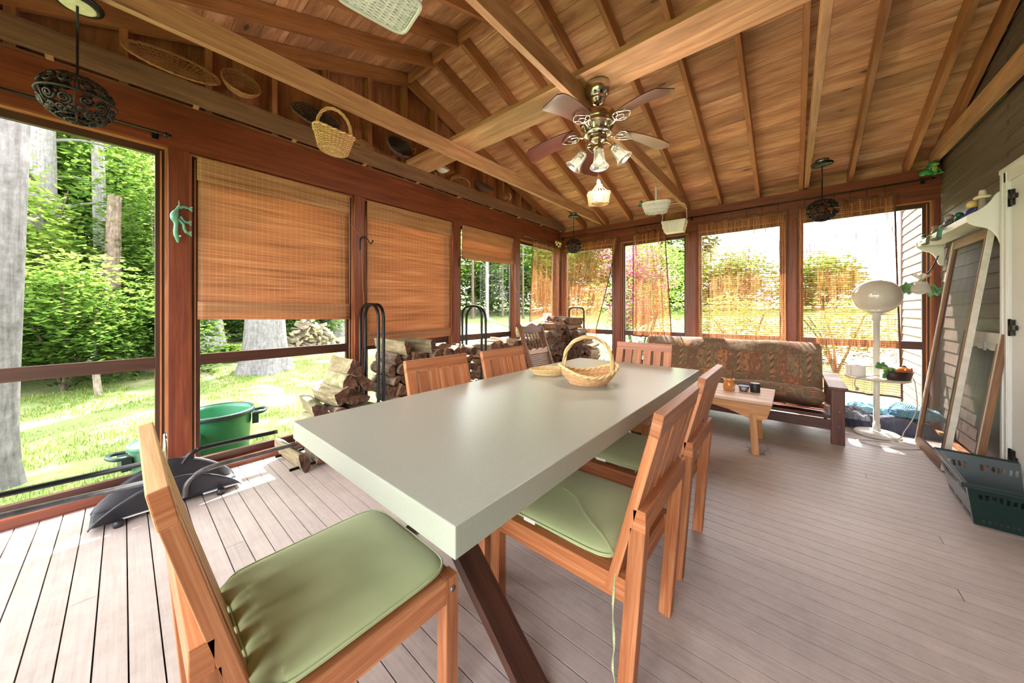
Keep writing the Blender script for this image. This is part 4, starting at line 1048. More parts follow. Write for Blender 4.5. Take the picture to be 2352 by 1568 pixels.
# on the ledge over the left wall
lg = 'baskets kept on the ledge above the left windows'
ty, Sf = basket('oval_tray', 'long oval wicker tray with radiating spokes leaning on the left ledge', (.07, .225, 2.835), 0, (.055, .11), (.15, .235), .04, M['wicker_tan'], rows=4, stakes=44, r=.0026, rot=(0, math.radians(60), 0), group=lg, rimr=.0045, bot_rows=2)
m = MB()
for k in range(64):
    a = 2 * PI * k / 64; e = Sf(a, 0); m.tube([(e.x * .1, e.y * .1, .0), (e.x, e.y, .002)], .0018, 4)
m.build('spokes', M['wicker_tan'], ty)
basket('deep_bowl_basket', 'deep round brown bowl basket tipped forward on the ledge, right of the tray', (.03, .585, 2.88), 0, (.05, .115), (.05, .118), .085, M['wicker_tan'], rows=15, stakes=28, r=.0030, rot=(0, math.radians(64), 0), group=lg, bulge=.2, bot_rows=6)
bk, Sf = basket('bark_tray', 'shallow dark bark tray with a shaggy rim on the ledge behind the hanging basket', (.055, 1.11, 2.875), 0, (.06, .10), (.12, .195), .05, M['wicker_black'], rows=7, stakes=30, r=.0042, rot=(0, math.radians(70), 0), group=lg, rimr=.006, rim_mat=M['wicker_dark'], bot_rows=7)
arch_handle(bk, (-.03, .185, .05), (.05, .185, .05), .10, .005, M['wicker_dark'], 2, 20, 12, .0)
mt_, Sf = basket('straw_mat_basket', 'flat straw-coloured basket lying upside down on the ledge', (.055, 1.56, 2.855), 0, (.03, .10), (.06, .145), .045, M['wicker_tan'], rows=7, stakes=40, r=.0028, rot=(math.radians(4), math.radians(180 + 62), 0), group=lg, bot_rows=9)
dk, Sf = basket('dark_bowl_basket', 'round nearly black twig basket facing out, beside the crossing plank', (.03, 1.925, 2.905), 0, (.06, .108), (.07, .150), .09, M['wicker_dark'], rows=11, stakes=26, r=.0038, rot=(0, math.radians(74), 0), group=lg, rimr=.007, bot_rows=7, inner=M['wicker_black'])
arch_handle(dk, (-.025, .158, .09), (.03, .158, .09), .135, .0035, M['wicker_tan'], 2, 20, 12, .0)
wb_ = empty('white_bowl', (.035, 2.50, 2.865), 0, 'white bowl with a brown side on the ledge just under the plank', 'bowl', None)
m = MB(); m.lathe([(.0001, 0), (.04, 0), (.08, .03), (.105, .075), (.108, .078), (.10, .075), (.075, .034), (.04, .006), (.0001, .006)], seg=28, M=RY(math.radians(38))); m.build('bowl_body', M['chip_white'], wb_)
basket('reddish_round_basket', 'reddish brown rounded basket with stripes on the ledge, right of the plank', (.03, 2.80, 2.875), 0, (.06, .09), (.07, .15), .09, M['wicker_rust'], rows=12, stakes=22, r=.0038, rot=(0, math.radians(150), 0), group=lg, bulge=.3, bot_rows=7)
basket('grey_wire_basket', 'grey-brown open wire-look bowl basket farther along the ledge', (.045, 3.24, 2.855), 0, (.05, .085), (.09, .17), .06, M['wicker_dark'], rows=9, stakes=30, r=.0024, rot=(0, math.radians(48), 0), group=lg, bot_rows=6)
bj, Sf = basket('jug_basket', 'small brown jug-shaped basket at the far end of the ledge', (.035, 3.64, 2.855), 0, (.05, .045), (.05, .045), .16, M['wicker_rust'], rows=18, stakes=18, r=.0036, rot=(math.radians(-75), 0, 0), group=lg, bulge=.0, bot_rows=5, rim_mat=M['wicker_pale'])

# ---------------------------------------------------------------- pierced globe pendants
M['iron'] = plain('dark_bronze', srgb(46, 40, 38), .35, .55, var=.35, vs=30)
M['amber_glass'] = plain('amber_glass', srgb(120, 52, 20), .3)
def pendant(label, x, y):
    root = empty('pendant_lamp', (x, y, 2.165), 0, label, 'pendant lamp', 'pierced globe pendant lamps'); r = .114
    def sp(lon, lat, rr=r): return Vector((rr * math.cos(lat) * math.cos(lon), rr * math.cos(lat) * math.sin(lon), rr * .93 * math.sin(lat)))
    m = MB()
    m.tube([sp(2 * PI * k / 48, 0, r * 1.02) for k in range(48)], .0055, 6, closed=True)
    NP = 6
    for k in range(NP):
        lon = 2 * PI * k / NP
        m.tube([sp(lon, lerp(-1.42, 1.42, q / 24)) for q in range(25)], .0035, 5)
    for lat in (-1.25, 1.25, -1.0): m.tube([sp(2 * PI * q / 28, lat) for q in range(28)], .003, 5, closed=True)
    for q in range(20): m.tube([sp(2 * PI * q / 20, -1.0), sp(2 * PI * q / 20, -1.5)], .0022, 4)
    for k in range(NP):
        lc = 2 * PI * (k + .5) / NP
        for sgn in (-1, 1):
            for (du, dv, R0, dirn, ph) in ((-.24, .32, .22, 1, 0), (.24, .42, .23, -1, 2.2), (.02, .82, .20, 1, 1.0), (-.30, .72, .13, -1, .4), (.32, .80, .12, 1, 3)):
                pts = []
                for q in range(20):
                    a = ph + dirn * q / 19 * 3.4 * PI; rr = R0 * (1 - q / 24)
                    lat = sgn * (dv + rr * math.sin(a) * .95); lon = lc + (du + rr * math.cos(a)) / max(.35, math.cos(dv * .9))* .9
                    pts.append(sp(lon, max(-1.35, min(1.35, lat))))
                m.tube(pts, .0056, 5)
    m.build('pierced_shell', M['iron'], root)
    m = MB(); m.ball((0, 0, 0), (.034, .034, .045)); m.build('bulb_glass', M['amber_glass'], root)
    m = MB(); m.tube([(0, 0, .10), (0, 0, .435)], .0045, 8); m.build('rod', M['black_metal'], root)
    m = MB(); m.lathe([(.0001, .43), (.065, .43), (.078, .436), (.082, .446), (.078, .452), (.0001, .452)], seg=32)
    cn = m.build('canopy', M['black_metal'], root)
    m = MB(); m.lathe([(.0001, .4285), (.052, .4285), (.058, .4295), (.0001, .4298)], seg=28)
    m.build('canopy_disc', C_['cream'] if y < 0 else M['black_metal'], cn)
    m = MB(); m.lathe([(.0001, .452), (.05, .452), (.05, .487), (.0001, .487)], seg=20); m.build('junction_box', M['steel'], root)
    return root
pendant('pierced bronze globe pendant close by at the upper left', .757, -.14)
pendant('pierced bronze globe pendant at the right, before the long curtain', 3.435, 4.44)
pendant('small-looking pierced globe pendant in the far left corner', .765, 4.44)

# ---------------------------------------------------------------- ceiling fan
M['blade'] = wood('fan_blade_rosewood', srgb(36, 17, 12), srgb(64, 30, 20), srgb(94, 50, 34), .3, 14, 0, .1, .4)
M['brass'] = plain('aged_nickel', srgb(176, 158, 134), .2, 1.0)
M['bulb'] = NT('warm_bulb').m
t = NT('warm_bulb_glow'); e = t.n('Emission'); e.inputs[0].default_value = (1, .80, .52, 1); e.inputs[1].default_value = .35; t.done(e); M['bulb'] = t.m
fan = empty('ceiling_fan', (2.19, 2.20, 2.79), 0, 'five-blade ceiling fan with three ribbed glass lights hung from the beams', 'ceiling fan')
fan.rotation_euler = (0, 0, 0)
m = MB(); m.lathe([(.0001, 0), (.082, 0), (.086, -.012), (.086, -.04), (.08, -.07), (.062, -.092), (.052, -.098), (.055, -.105), (.05, -.118), (.036, -.13), (.03, -.142), (.0001, -.142)], seg=36); m.build('canopy', M['chrome'], fan)
m = MB(); m.lathe([(.013, -.14), (.013, -.215)], seg=14); m.build('downrod', M['chrome'], fan)
m = MB(); m.lathe([(.0001, -.205), (.02, -.205), (.09, -.213), (.118, -.222), (.122, -.232), (.122, -.272), (.112, -.284), (.118, -.292), (.112, -.300), (.10, -.304), (.082, -.345), (.0001, -.345)], seg=44); m.build('motor_housing', M['brass'], fan)
m = MB()
for k in range(18): 
    a = 2 * PI * k / 18; m.beam((.104 * math.cos(a), .104 * math.sin(a), -.304), (.087 * math.cos(a), .087 * math.sin(a), -.340), .012, .006, up=(math.cos(a), math.sin(a), .3))
m.lathe([(.088, -.342), (.095, -.350), (.088, -.36), (.06, -.362)], seg=36); m.build('vent_band', M['chrome'], fan)
m = MB(); m.lathe([(.0001, -.358), (.052, -.358), (.064, -.368), (.066, -.40), (.058, -.415), (.04, -.424), (.036, -.44), (.040, -.452), (.03, -.465), (.012, -.475), (.0001, -.476)], seg=32); m.build('switch_housing', M['brass'], fan)
tilt = Matrix.Rotation(math.radians(5.5), 3, Vector((-math.sin(math.radians(125)) * -1, math.cos(math.radians(125)) * -1, 0)))
for k in range(5):
    az = math.radians(-166 + 72 * k)
    Rz = RZ(az)
    def bf(u, v, s=1):
        x = .165 + .365 * u; w_ = lerp(.110, .155, min(1, u * 1.3)); c = (v - .5)
        # rounded tip
        e_ = max(0, (u - .93) / .07); w_ *= (1 - .35 * e_ * e_)
        y_ = c * w_; z = -.325 - .055 * u * u - .02 * u + .03 * c * 1.0 + (.006 if s > 0 else 0)
        return Rz @ (tilt_k @ Vector((x, y_, z)))
    dz = .5 * math.cos(az - math.radians(128)) * .0
    ta = math.radians(4.5) * math.cos(az - math.radians(125))
    tilt_k = RY(ta)
    m = MB()
    b0 = len(m.v); m.grid(lambda u, v: bf(u, v, 1), 16, 6, uvs=(.4, .13)); m.grid(lambda u, v: bf(u, 1 - v, -1), 16, 6, uvs=(.4, .13))
    edge = [(q / 16, 0) for q in range(17)] + [(1, q / 6) for q in range(1, 7)] + [(1 - q / 16, 1) for q in range(1, 17)] + [(0, 1 - q / 6) for q in range(1, 6)]
    b1 = len(m.v)
    for u, v in edge: m.v.append(bf(u, v, 1)); m.v.append(bf(u, v, -1))
    ne = len(edge)
    for q in range(ne):
        a_, c_2 = b1 + 2 * q, b1 + 2 * ((q + 1) % ne); m.face((a_, a_ + 1, c_2 + 1, c_2), [(0, 0)] * 4)
    bl_o = m.build('blade', M['blade'], fan)
    m = MB()
    T = lambda x, y_, z: Rz @ (tilt_k @ Vector((x, y_, z)))
    m.tube(spl([T(.08, 0, -.345), T(.11, 0, -.352), T(.135, 0, -.345), T(.155, 0, -.336)], 5), .007, 7)
    for s in (-1, 1):
        m.tube(spl([T(.14, 0, -.343), T(.16, s * .045, -.340), T(.20, s * .052, -.342), T(.245, s * .022, -.350), T(.262, 0, -.352)], 6), .0048, 6)
        m.tube(spl([T(.14, 0, -.343), T(.165, s * .018, -.343), T(.19, s * .02, -.345), T(.215, 0, -.348)], 6), .0042, 6)
        m.tube(spl([T(.20, s * .052, -.342), T(.19, s * .03, -.344), T(.17, s * .022, -.343)], 5), .0035, 6)
    m.build('blade_iron', M['chrome'], bl_o)
t = NT('ribbed_glass'); gl = t.n('BsdfGlossy'); gl.inputs['Roughness'].default_value = .12; tr_ = t.n('BsdfTransparent'); tr_.inputs[0].default_value = (.93, .96, .93, 1)
df = t.n('BsdfTranslucent'); df.inputs[0].default_value = (.9, .95, .9, 1)
wv = t.n('TexWave'); wv.bands_direction = 'X'; t.l(t.coord('UV', (30, 1, 1)), wv.inputs['Vector']); wv.inputs['Scale'].default_value = .32
mx = t.n('MixShader'); fr_ = t.math('ADD', .10, t.math('MULTIPLY', wv.outputs['Fac'], .38)); t.l(fr_, mx.inputs[0]); t.l(tr_.outputs[0], mx.inputs[1]); t.l(gl.outputs[0], mx.inputs[2])
m2 = t.n('MixShader'); m2.inputs[0].default_value = .03; t.l(mx.outputs[0], m2.inputs[1]); t.l(df.outputs[0], m2.inputs[2]); t.done(m2); M['rib_glass'] = t.m
for k, (az, out, dn) in enumerate(((-154, .105, -.475), (-58, .085, -.50), (26, .115, -.455), )):
    a = math.radians(az); d = Vector((math.cos(a), math.sin(a), 0)); top = d * .055 + Vector((0, 0, -.43)); 
    ax = (d * .62 + Vector((0, 0, -.78))).normalized() if k != 1 else (d * .15 + Vector((0, 0, -1))).normalized()
    c0 = d * out * .85 + Vector((0, 0, dn + .01))
    q_ = Vector((0, 0, 1)).rotation_difference(ax).to_matrix()
    m = MB(); m.tube(spl([d * .04 + Vector((0, 0, -.41)), d * .075 + Vector((0, 0, -.42)), c0 - ax * .01, c0 + ax * .01], 6), .008, 8); m.lathe([(.0001, 0), (.024, .0), (.028, .012), (.028, .022)], c0, 20, q_); la_ = m.build('lamp_arm', M['brass'], fan)
    m = MB(); m.lathe([(.030, .012), (.034, .03), (.038, .08), (.045, .108), (.060, .130), (.062, .131), (.058, .129), (.043, .106), (.036, .08), (.032, .03)], c0, 36, q_, close=True); m.build('glass_shade', M['rib_glass'], la_)
    m = MB(); m.ball(c0 + ax * .082, (.023, .023, .032), q_, 16, 12); m.build('bulb', M['bulb'], la_)
    ld = bpy.data.lights.new('bulb_light', 'POINT'); lo = bpy.data.objects.new('bulb_light', ld); COL.objects.link(lo); lo.parent = fan
    lo.location = c0 + ax * .25; ld.energy = 3.6; ld.color = (1, .86, .70); ld.shadow_soft_size = .05
m = MB(); m.tube([(.0, .01, -.475), (.0, .008, -.69)], .0012, 5); m.tube([(-.01, .02, -.465), (-.01, .02, -.60)], .0012, 5); m.build('pull_chain', M['steel'], fan)

# ---------------------------------------------------------------- roman blinds on the left wall
t = NT('matchstick_blind')
n1 = t.noise(t.coord('UV', (1.3, 210, 1)), 1.0, 3, .7); n2 = t.noise(t.coord('UV', (.6, 16, 1)), 1.0, 4, .6)
n3 = t.noise(t.coord('UV', (2.5, 60, 1), loc=(3, 8, 0)), 1.0, 2, .5)
a_ = t.math('ADD', t.math('MULTIPLY', n1, .45), t.math('ADD', t.math('MULTIPLY', n2, .3), t.math('MULTIPLY', n3, .25)))
cc = t.ramp(a_, [(.36, srgb(136, 86, 56)), (.5, srgb(186, 132, 92)), (.64, srgb(214, 168, 126))])
se = t.n('SeparateXYZ'); t.l(t.coord('UV', (1, 1, 1)), se.inputs[0])
th_ = t.math('LESS_THAN', t.math('ABSOLUTE', t.math('SUBTRACT', t.math('FRACT', t.math('MULTIPLY', se.outputs[0], 24)), .5)), .035)
cc = t.mix(t.math('MULTIPLY', th_, .45), cc, srgb(226, 178, 132))
p_ = t.pbr(cc, .6, bump=t.bump(n1, .3, .002)); tl_ = t.n('BsdfTranslucent'); t.l(cc, tl_.inputs[0])
mx = t.n('MixShader'); mx.inputs[0].default_value = .28; t.l(p_.outputs[0], mx.inputs[1]); t.l(tl_.outputs[0], mx.inputs[2]); t.done(mx); M['blind'] = t.m
def blind(y0, y1, zt, zl, zr, label, val=.175, fold=.14, sag=0):
    root = empty('roman_blind', (-.02, (y0 + y1) / 2, zt), 0, label, 'blind', 'matchstick roman blinds on the left windows'); W = y1 - y0
    def sheet(name, x, zt0, zb, w0=0, wob=.004, th=.004, mat=None):
        m = MB()
        f = lambda u, v: (x + wob * math.sin(u * 7 + v * 5) + wob * .6 * math.sin(v * 17), (u - .5) * (W - 2 * w0), lerp(zt0, zb(u), v))
        m.grid(f, 24, 24, uvs=(W, abs(zt0 - zb(.5))))
        for q in m.uv: pass
        off = R.uniform(0, 9); m.uv = [[(a, b + off) for a, b in q] for q in m.uv]
        o = m.build(name, mat or M['blind'], root); s_ = o.modifiers.new('s', 'SOLIDIFY'); s_.thickness = th; return o
    zb = lambda u: lerp(zl, zr, u) - zt - sag * math.sin(u * PI)
    sheet('slat_sheet', -.012, -.01, lambda u: zb(u) + fold * .55, .008)
    sheet('valance', .006, 0, lambda u: -val, 0, .002)
    sheet('bottom_fold', .002, zb(.5) + fold, zb, .004, .003)
    m = MB(); m.beam((-.004, -W / 2 + .01, -.012), (-.004, W / 2 - .01, -.012), .02, .022); m.build('head_rail', M['bead'], root)
    m = MB(); yc = W / 2 - .075; m.tube([(.012, yc, -val), (.016, yc + .012, -.6), (.012, yc + .028, zb(1) + .02)], .0014, 5); m.build('cord', M['cord_tan'], root)
    return root
b1_ = blind(.349, 1.453, 2.318, 1.135, 1.115, 'widest matchstick roman blind, lowered two thirds, left of the first woodpile')
b2_ = blind(1.625, 2.742, 2.318, .84, .885, 'long matchstick roman blind, lowered almost fully with a sloping hem', fold=.12)
b3_ = blind(2.915, 3.985, 2.318, 1.875, 1.905, 'short matchstick roman blind, mostly raised, before the hammock view', val=.06, fold=.08)
M['blind']
m = MB(); m.tube(spl([(.006, -.552 + 1.24 - .7 + 1.355 - .9 * 0, 0)] , 1) if False else [(.0, .46, -.19), (.025, .655, -.385)], .0016, 5); m.tube(spl([(.03, .655, -.385), (.03, .665, -.8), (.03, .69, -1.20), (.03, .70, -1.50)], 5), .0016, 5); m.build('pull_cord', M['cord_tan'], b1_)
m = MB(); m.tube(spl([(.0, .47, -.36), (.02, .49, -.60), (.02, .55, -.78), (.02, .62, -.84), (.02, .69, -.72), (.02, .73, -.42)], 6), .0016, 5); m.build('pull_cord', M['cord_tan'], b3_)
def wall_hook(y, z, label):
    m = MB(); m.tube(spl([(.004, y, z - .07), (.01, y, z), (.02, y + .02, z + .035), (.03, y + .06, z + .01), (.04, y + .085, z - .03), (.05, y + .10, z - .01)], 6), .0055, 7); m.ball((.052, y + .102, z + .0), .009); m.beam((.004, y, z - .10), (.004, y, z + .01), .014, .006, up=(1, 0, 0))
    return tag(m.build('wall_hook', M['black_metal']), label, 'hook')
wall_hook(1.55, 1.90, 'black iron hook with a blind cord on the post between the two long blinds')
wall_hook(2.85, 1.86, 'black iron hook on the post left of the raised blind')
M['leaf_cloth'] = plain('leaf_cloth', srgb(38, 112, 58), .6, var=.2)
lv = empty('leaf_ornament', (.04, 4.17, 1.90), 0, 'green cloth leaf cluster hanging on the post left of the corner window', 'ornament')
for k in range(5):
    a = -2.4 + k * .75
    m = MB(); m.grid(lambda u, v: (.02 + .02 * math.sin(PI * u) * (v - .5), .03 + math.cos(a) * .075 * u + (v - .5) * .05 * math.sin(PI * min(1, u + .08)) * -math.sin(a), -.02 + math.sin(a) * .085 * u + (v - .5) * .05 * math.sin(PI * min(1, u + .08)) * math.cos(a)), 8, 4); m.build('leaf', M['leaf_cloth'], lv)
m = MB(); m.tube(spl([(-.03, -.04, .05), (.0, -.01, .05), (.02, .02, .01), (.02, .04, -.08), (.02, .05, -.2)], 6), .004, 6); m.build('stem', M['black_metal'], lv)

# climbing lizard-like frog on the first post
pf = empty('climbing_frog', (.006, .256, 1.80), 0, 'light green long-legged frog figure hung head down on the first post', 'figurine')
m = MB(); m.tube(spl([(.02, .0, .125), (.025, -.018, .085), (.03, -.028, .04), (.03, -.018, .0), (.025, -.02, -.06), (.022, -.012, -.10), (.018, -.006, -.13)], 6), [.009] * 6 + [.014, .017, .019, .021, .022, .022, .021, .020, .019, .017, .015, .014, .013, .012, .012, .012, .012, .013, .013, .013, .014, .014, .013, .012, .012, .011, .010, .009, .008, .006, .004][:31], 10)
m.build('body', C_['teal'], pf)
for pts in ([(.03, -.01, .03), (.03, .018, .0), (.028, .022, -.03), (.026, .035, -.055)], [(.03, .0, .05), (.02, .025, .02), (.018, .035, .02)], [(.022, .0, .11), (.02, .02, .122), (.018, .04, .120)]):
    m = MB(); m.tube(spl(pts, 5), .0085, 8); e = Vector(pts[-1])
    for q in (-1, -.3, .4, 1): m.tube([e, e + Vector((.002, .026, q * .016 - .004))], [.0045, .003], 6)
    m.build('leg', C_['teal'], pf)
m = MB(); m.tube([(.01, .0, .12), (.012, -.002, .165)], .004, 6); m.build('hanger', M['steel'], pf)
m = MB(); m.ball((.034, .002, -.085), .006); m.build('eye', C_['cream'], pf)

# ---------------------------------------------------------------- curtain rods and bamboo curtains
def rod(label, p0, p1, ends=(1, 1), r=.0075):
    p0 = Vector(p0); p1 = Vector(p1); root = empty('curtain_rod', p0, 0, label, 'curtain rod'); d = (p1 - p0); n = d.normalized()
    m = MB(); m.tube([(0, 0, 0), d], r, 10); m.build('pole', M['black_metal'], root)
    for k, e in enumerate((Vector((0, 0, 0)), d)):
        if ends[k]:
            m = MB(); s_ = -1 if k == 0 else 1; m.ball(e + n * .018 * s_, (.016, .016, .016), seg=12, rings=8); m.ball(e + n * .038 * s_, (.009, .009, .009), seg=10, rings=6); m.build('finial', M['black_metal'], root)
            m = MB(); q = e - n * .03 * s_; out = Vector((0, 1, 0)) if abs(n.x) > .5 else Vector((-1, 0, 0)); m.tube([q, q + out * .05], .006, 7); m.box(q + out * .052, (.03 if out.y else .006, .006 if out.y else .03, .055)); m.build('bracket', M['black_metal'], root)
    return root
r0 = rod('thin black rod over the near left window, ending at the first post', (.055, -1.0, 2.382), (.055, .17, 2.382), (1, 1))
r1 = rod('black curtain rod over the left half of the back windows', (.04, 5.262, 2.505), (2.00, 5.262, 2.505), (1, 1))
r2 = rod('black curtain rod over the right half of the back windows', (2.12, 5.262, 2.505), (4.235, 5.262, 2.505), (1, 1))
r3 = rod('thin grey rod over the corner window of the left wall', (.06, 4.16, 2.372), (.06, 5.17, 2.372), (0, 0), .005)
t = NT('bamboo_curtain'); uvc = t.coord('UV', (1, 1, 1)); s3 = t.n('SeparateXYZ'); t.l(uvc, s3.inputs[0])
fine = t.noise(t.coord('UV', (330, 3.2, 1)), 1.0, 3, .7); mid = t.noise(t.coord('UV', (70, 1.2, 1)), 1.0, 3, .6)
thr = t.math('ADD', t.math('MULTIPLY', fine, .78), t.math('MULTIPLY', mid, .22))
alpha = t.ramp(thr, [(.482, .10), (.55, 1.0)])
rowf = t.math('FRACT', t.math('MULTIPLY', s3.outputs[1], 40)); cordm = t.math('LESS_THAN', t.math('ABSOLUTE', t.math('SUBTRACT', rowf, .5)), .085)
ctone = t.ramp(t.noise(t.coord('UV', (22, .6, 1)), 1.0, 3, .6), [(.3, srgb(164, 96, 58)), (.5, srgb(192, 130, 84)), (.7, srgb(210, 160, 110))])
colc = t.mix(cordm, ctone, srgb(84, 48, 32))
pp = t.pbr(colc, .6); tl_ = t.n('BsdfTranslucent'); t.l(colc, tl_.inputs[0]); ms = t.n('MixShader'); ms.inputs[0].default_value = .3; t.l(pp.outputs[0], ms.inputs[1]); t.l(tl_.outputs[0], ms.inputs[2])
al = t.math('MAXIMUM', alpha, cordm); tp = t.n('BsdfTransparent'); mx = t.n('MixShader'); t.l(al, mx.inputs[0]); t.l(tp.outputs[0], mx.inputs[1]); t.l(ms.outputs[0], mx.inputs[2]); t.done(mx); M['bamboo'] = t.m
M['binding'] = plain('curtain_binding', srgb(96, 58, 38), .7)
def curtain(label, top, bot, ztop, zbot, width, folds, amp, wall='back', rings=6, zrod=2.505, seed=0, shape=None, bend=None):
    """top/bot = (start, end) along the wall; width = cloth width"""
    base = 5.262 if wall == 'back' else .06
    root = empty('bamboo_curtain', (0, 0, 0), 0, label, 'curtain', 'split bamboo curtains')
    def f(u, v, off=0):
        a = lerp(lerp(top[0], top[1], u), lerp(bot[0], bot[1], u), bend(v) if bend else v)
        ph = u * folds * 2 * PI + seed
        d = amp * math.sin(ph) * (.55 + .45 * v) + .012 * math.sin(u * 3.1 + v * 4 + seed) + amp * .3 * math.sin(ph * 2.3 + v * 2)
        a += amp * .45 * math.sin(ph * 2 + 1) * (.3 + .7 * v)
        z = lerp(ztop, zbot, v) + (.012 * math.cos(u * rings * 2 * PI) - .006 if v == 0 else 0) + (shape(u, v) if shape else 0)
        return (a, base + d - .004 + off, z) if wall == 'back' else (base + d + .006 + off, a, z)
    H = ztop - zbot
    m = MB(); m.grid(f, 150, 30, uvs=(width, H)); o_ = R.uniform(0, 20); m.uv = [[(a + o_, b) for a, b in q] for q in m.uv]
    m.build('bamboo_cloth', M['bamboo'], root)
    m = MB()
    m.grid(lambda u, v: Vector(f(u, 0)) + Vector((0, -.002 if wall == 'back' else 0, .004 - .03 * v)), 120, 1)
    for u in (0, 1):
        for q in range(24): m.beam(f(u, q / 24), f(u, (q + 1) / 24), .014, .003, up=(0, 1, 0) if wall == 'back' else (1, 0, 0))
    m.grid(lambda u, v: Vector(f(u, 1)) + Vector((0, -.002 if wall == 'back' else 0, .02 - .022 * v)), 120, 1)
    m.build('binding', M['binding'], root)
    for k in range(rings):
        u = (k + .5) / rings; p = Vector(f(u, 0)); q = Vector((p.x, base, zrod)) if wall == 'back' else Vector((base, p.y, zrod))
        m = MB(); m.tube([q + Vector(((0, math.cos(a) * .016, math.sin(a) * .016) if wall == 'left' else (math.cos(a) * .004, math.cos(a) * .014, math.sin(a) * .016))) for a in [2 * PI * j_ / 12 for j_ in range(12)]], .0018, 5, closed=True)
        m.tube([q - Vector((0, 0, .016)), p + Vector((0, 0, .0))], .0018, 5); m.build('ring_clip', M['black_metal'], root)
    return root
curtain('narrow gathered bamboo curtain on the corner window of the left wall', (4.32, 5.24), (4.28, 5.12), 2.33, .95, .92, 4.5, .030, 'left', 5, 2.372, 1)
curtain('bamboo curtain nearest the left corner, its right edge swept inward', (.15, 1.10), (.15, .72), 2.40, .52, 1.0, 3.2, .028, seed=2, bend=lambda v: min(1, (v * 1.25)) ** 1.15)
curtain('tightly folded bamboo curtain hanging between two open panes', (1.335, 1.81), (1.33, 1.90), 2.415, .80, 1.0, 4.3, .040, seed=0.5)
curtain('flat square bamboo curtain behind the middle of the futon', (2.235, 3.165), (2.235, 3.165), 2.42, .74, .95, 1.4, .012, seed=4, rings=6)
curtain('long bamboo curtain reaching almost to the floor behind the lamp', (3.27, 4.01), (3.26, 4.05), 2.42, .30, .95, 3.1, .028, seed=3.2, rings=6)
bw_ = empty('ribbon_bow', (.10, 5.06, 2.38), 0, 'cream and green papery bow on the rod end in the left corner', 'bow')
M['bow'] = plain('bow_cream', srgb(222, 212, 150), .7, var=.15, vs=40)
for k in range(9):
    a = k * .7; m = MB(); c = Vector((.02 * math.cos(a), .05 * math.cos(a * 1.3) + .02, .03 * math.sin(a)))
    m.grid(lambda u, v: c + Vector((.02 * math.sin(u * 3), .05 * (u - .5) * math.cos(a) - .03 * (v - .5) * math.sin(a), .05 * (u - .5) * math.sin(a) + .03 * (v - .5) * math.cos(a))), 6, 2); m.build('loop', M['bow'], bw_)
# ---------------------------------------------------------------- firewood
def firemat(name, d, m_, l, sc=(9, 46), spots=0):
    t = NT(name)
    g = t.noise(t.coord('UV', (sc[0] * .5, sc[1], 1)), 1.0, 5, .7, .6); b = t.noise(t.coord('Object', (1, 1, 1)), 13, 4, .65)
    a = t.math('ADD', t.math('MULTIPLY', g, .55), t.math('MULTIPLY', b, .45)); c = t.ramp(a, [(.34, d), (.5, m_), (.66, l)])
    at = t.n('Attribute', attribute_name='tone'); oi = t.n('ObjectInfo')
    v = t.math('ADD', t.math('MULTIPLY', oi.outputs['Random'], .55), .68); cb = t.n('CombineColor'); [t.l(v, cb.inputs[i]) for i in range(3)]
    c = t.mix(1.0, c, cb.outputs[0], 'MULTIPLY')
    return t.done(t.pbr(c, .85, bump=t.bump(a, .8, .012)))
M['bark'] = firemat('log_bark', srgb(74, 60, 48), srgb(126, 108, 88), srgb(176, 160, 136), (14, 30))
M['bark_moss'] = firemat('log_bark_mossy', srgb(84, 80, 56), srgb(140, 136, 100), srgb(184, 178, 144), (10, 26))
M['split'] = firemat('log_split_face', srgb(78, 54, 40), srgb(124, 90, 66), srgb(164, 130, 100))
M['split_pale'] = firemat('log_split_pale', srgb(106, 94, 70), srgb(156, 142, 108), srgb(192, 180, 148))
M['end'] = firemat('log_end_grain', srgb(54, 34, 26), srgb(94, 62, 48), srgb(132, 96, 76), (30, 30))
M['bleach'] = firemat('log_bleached', srgb(104, 90, 80), srgb(152, 138, 126), srgb(184, 172, 160))
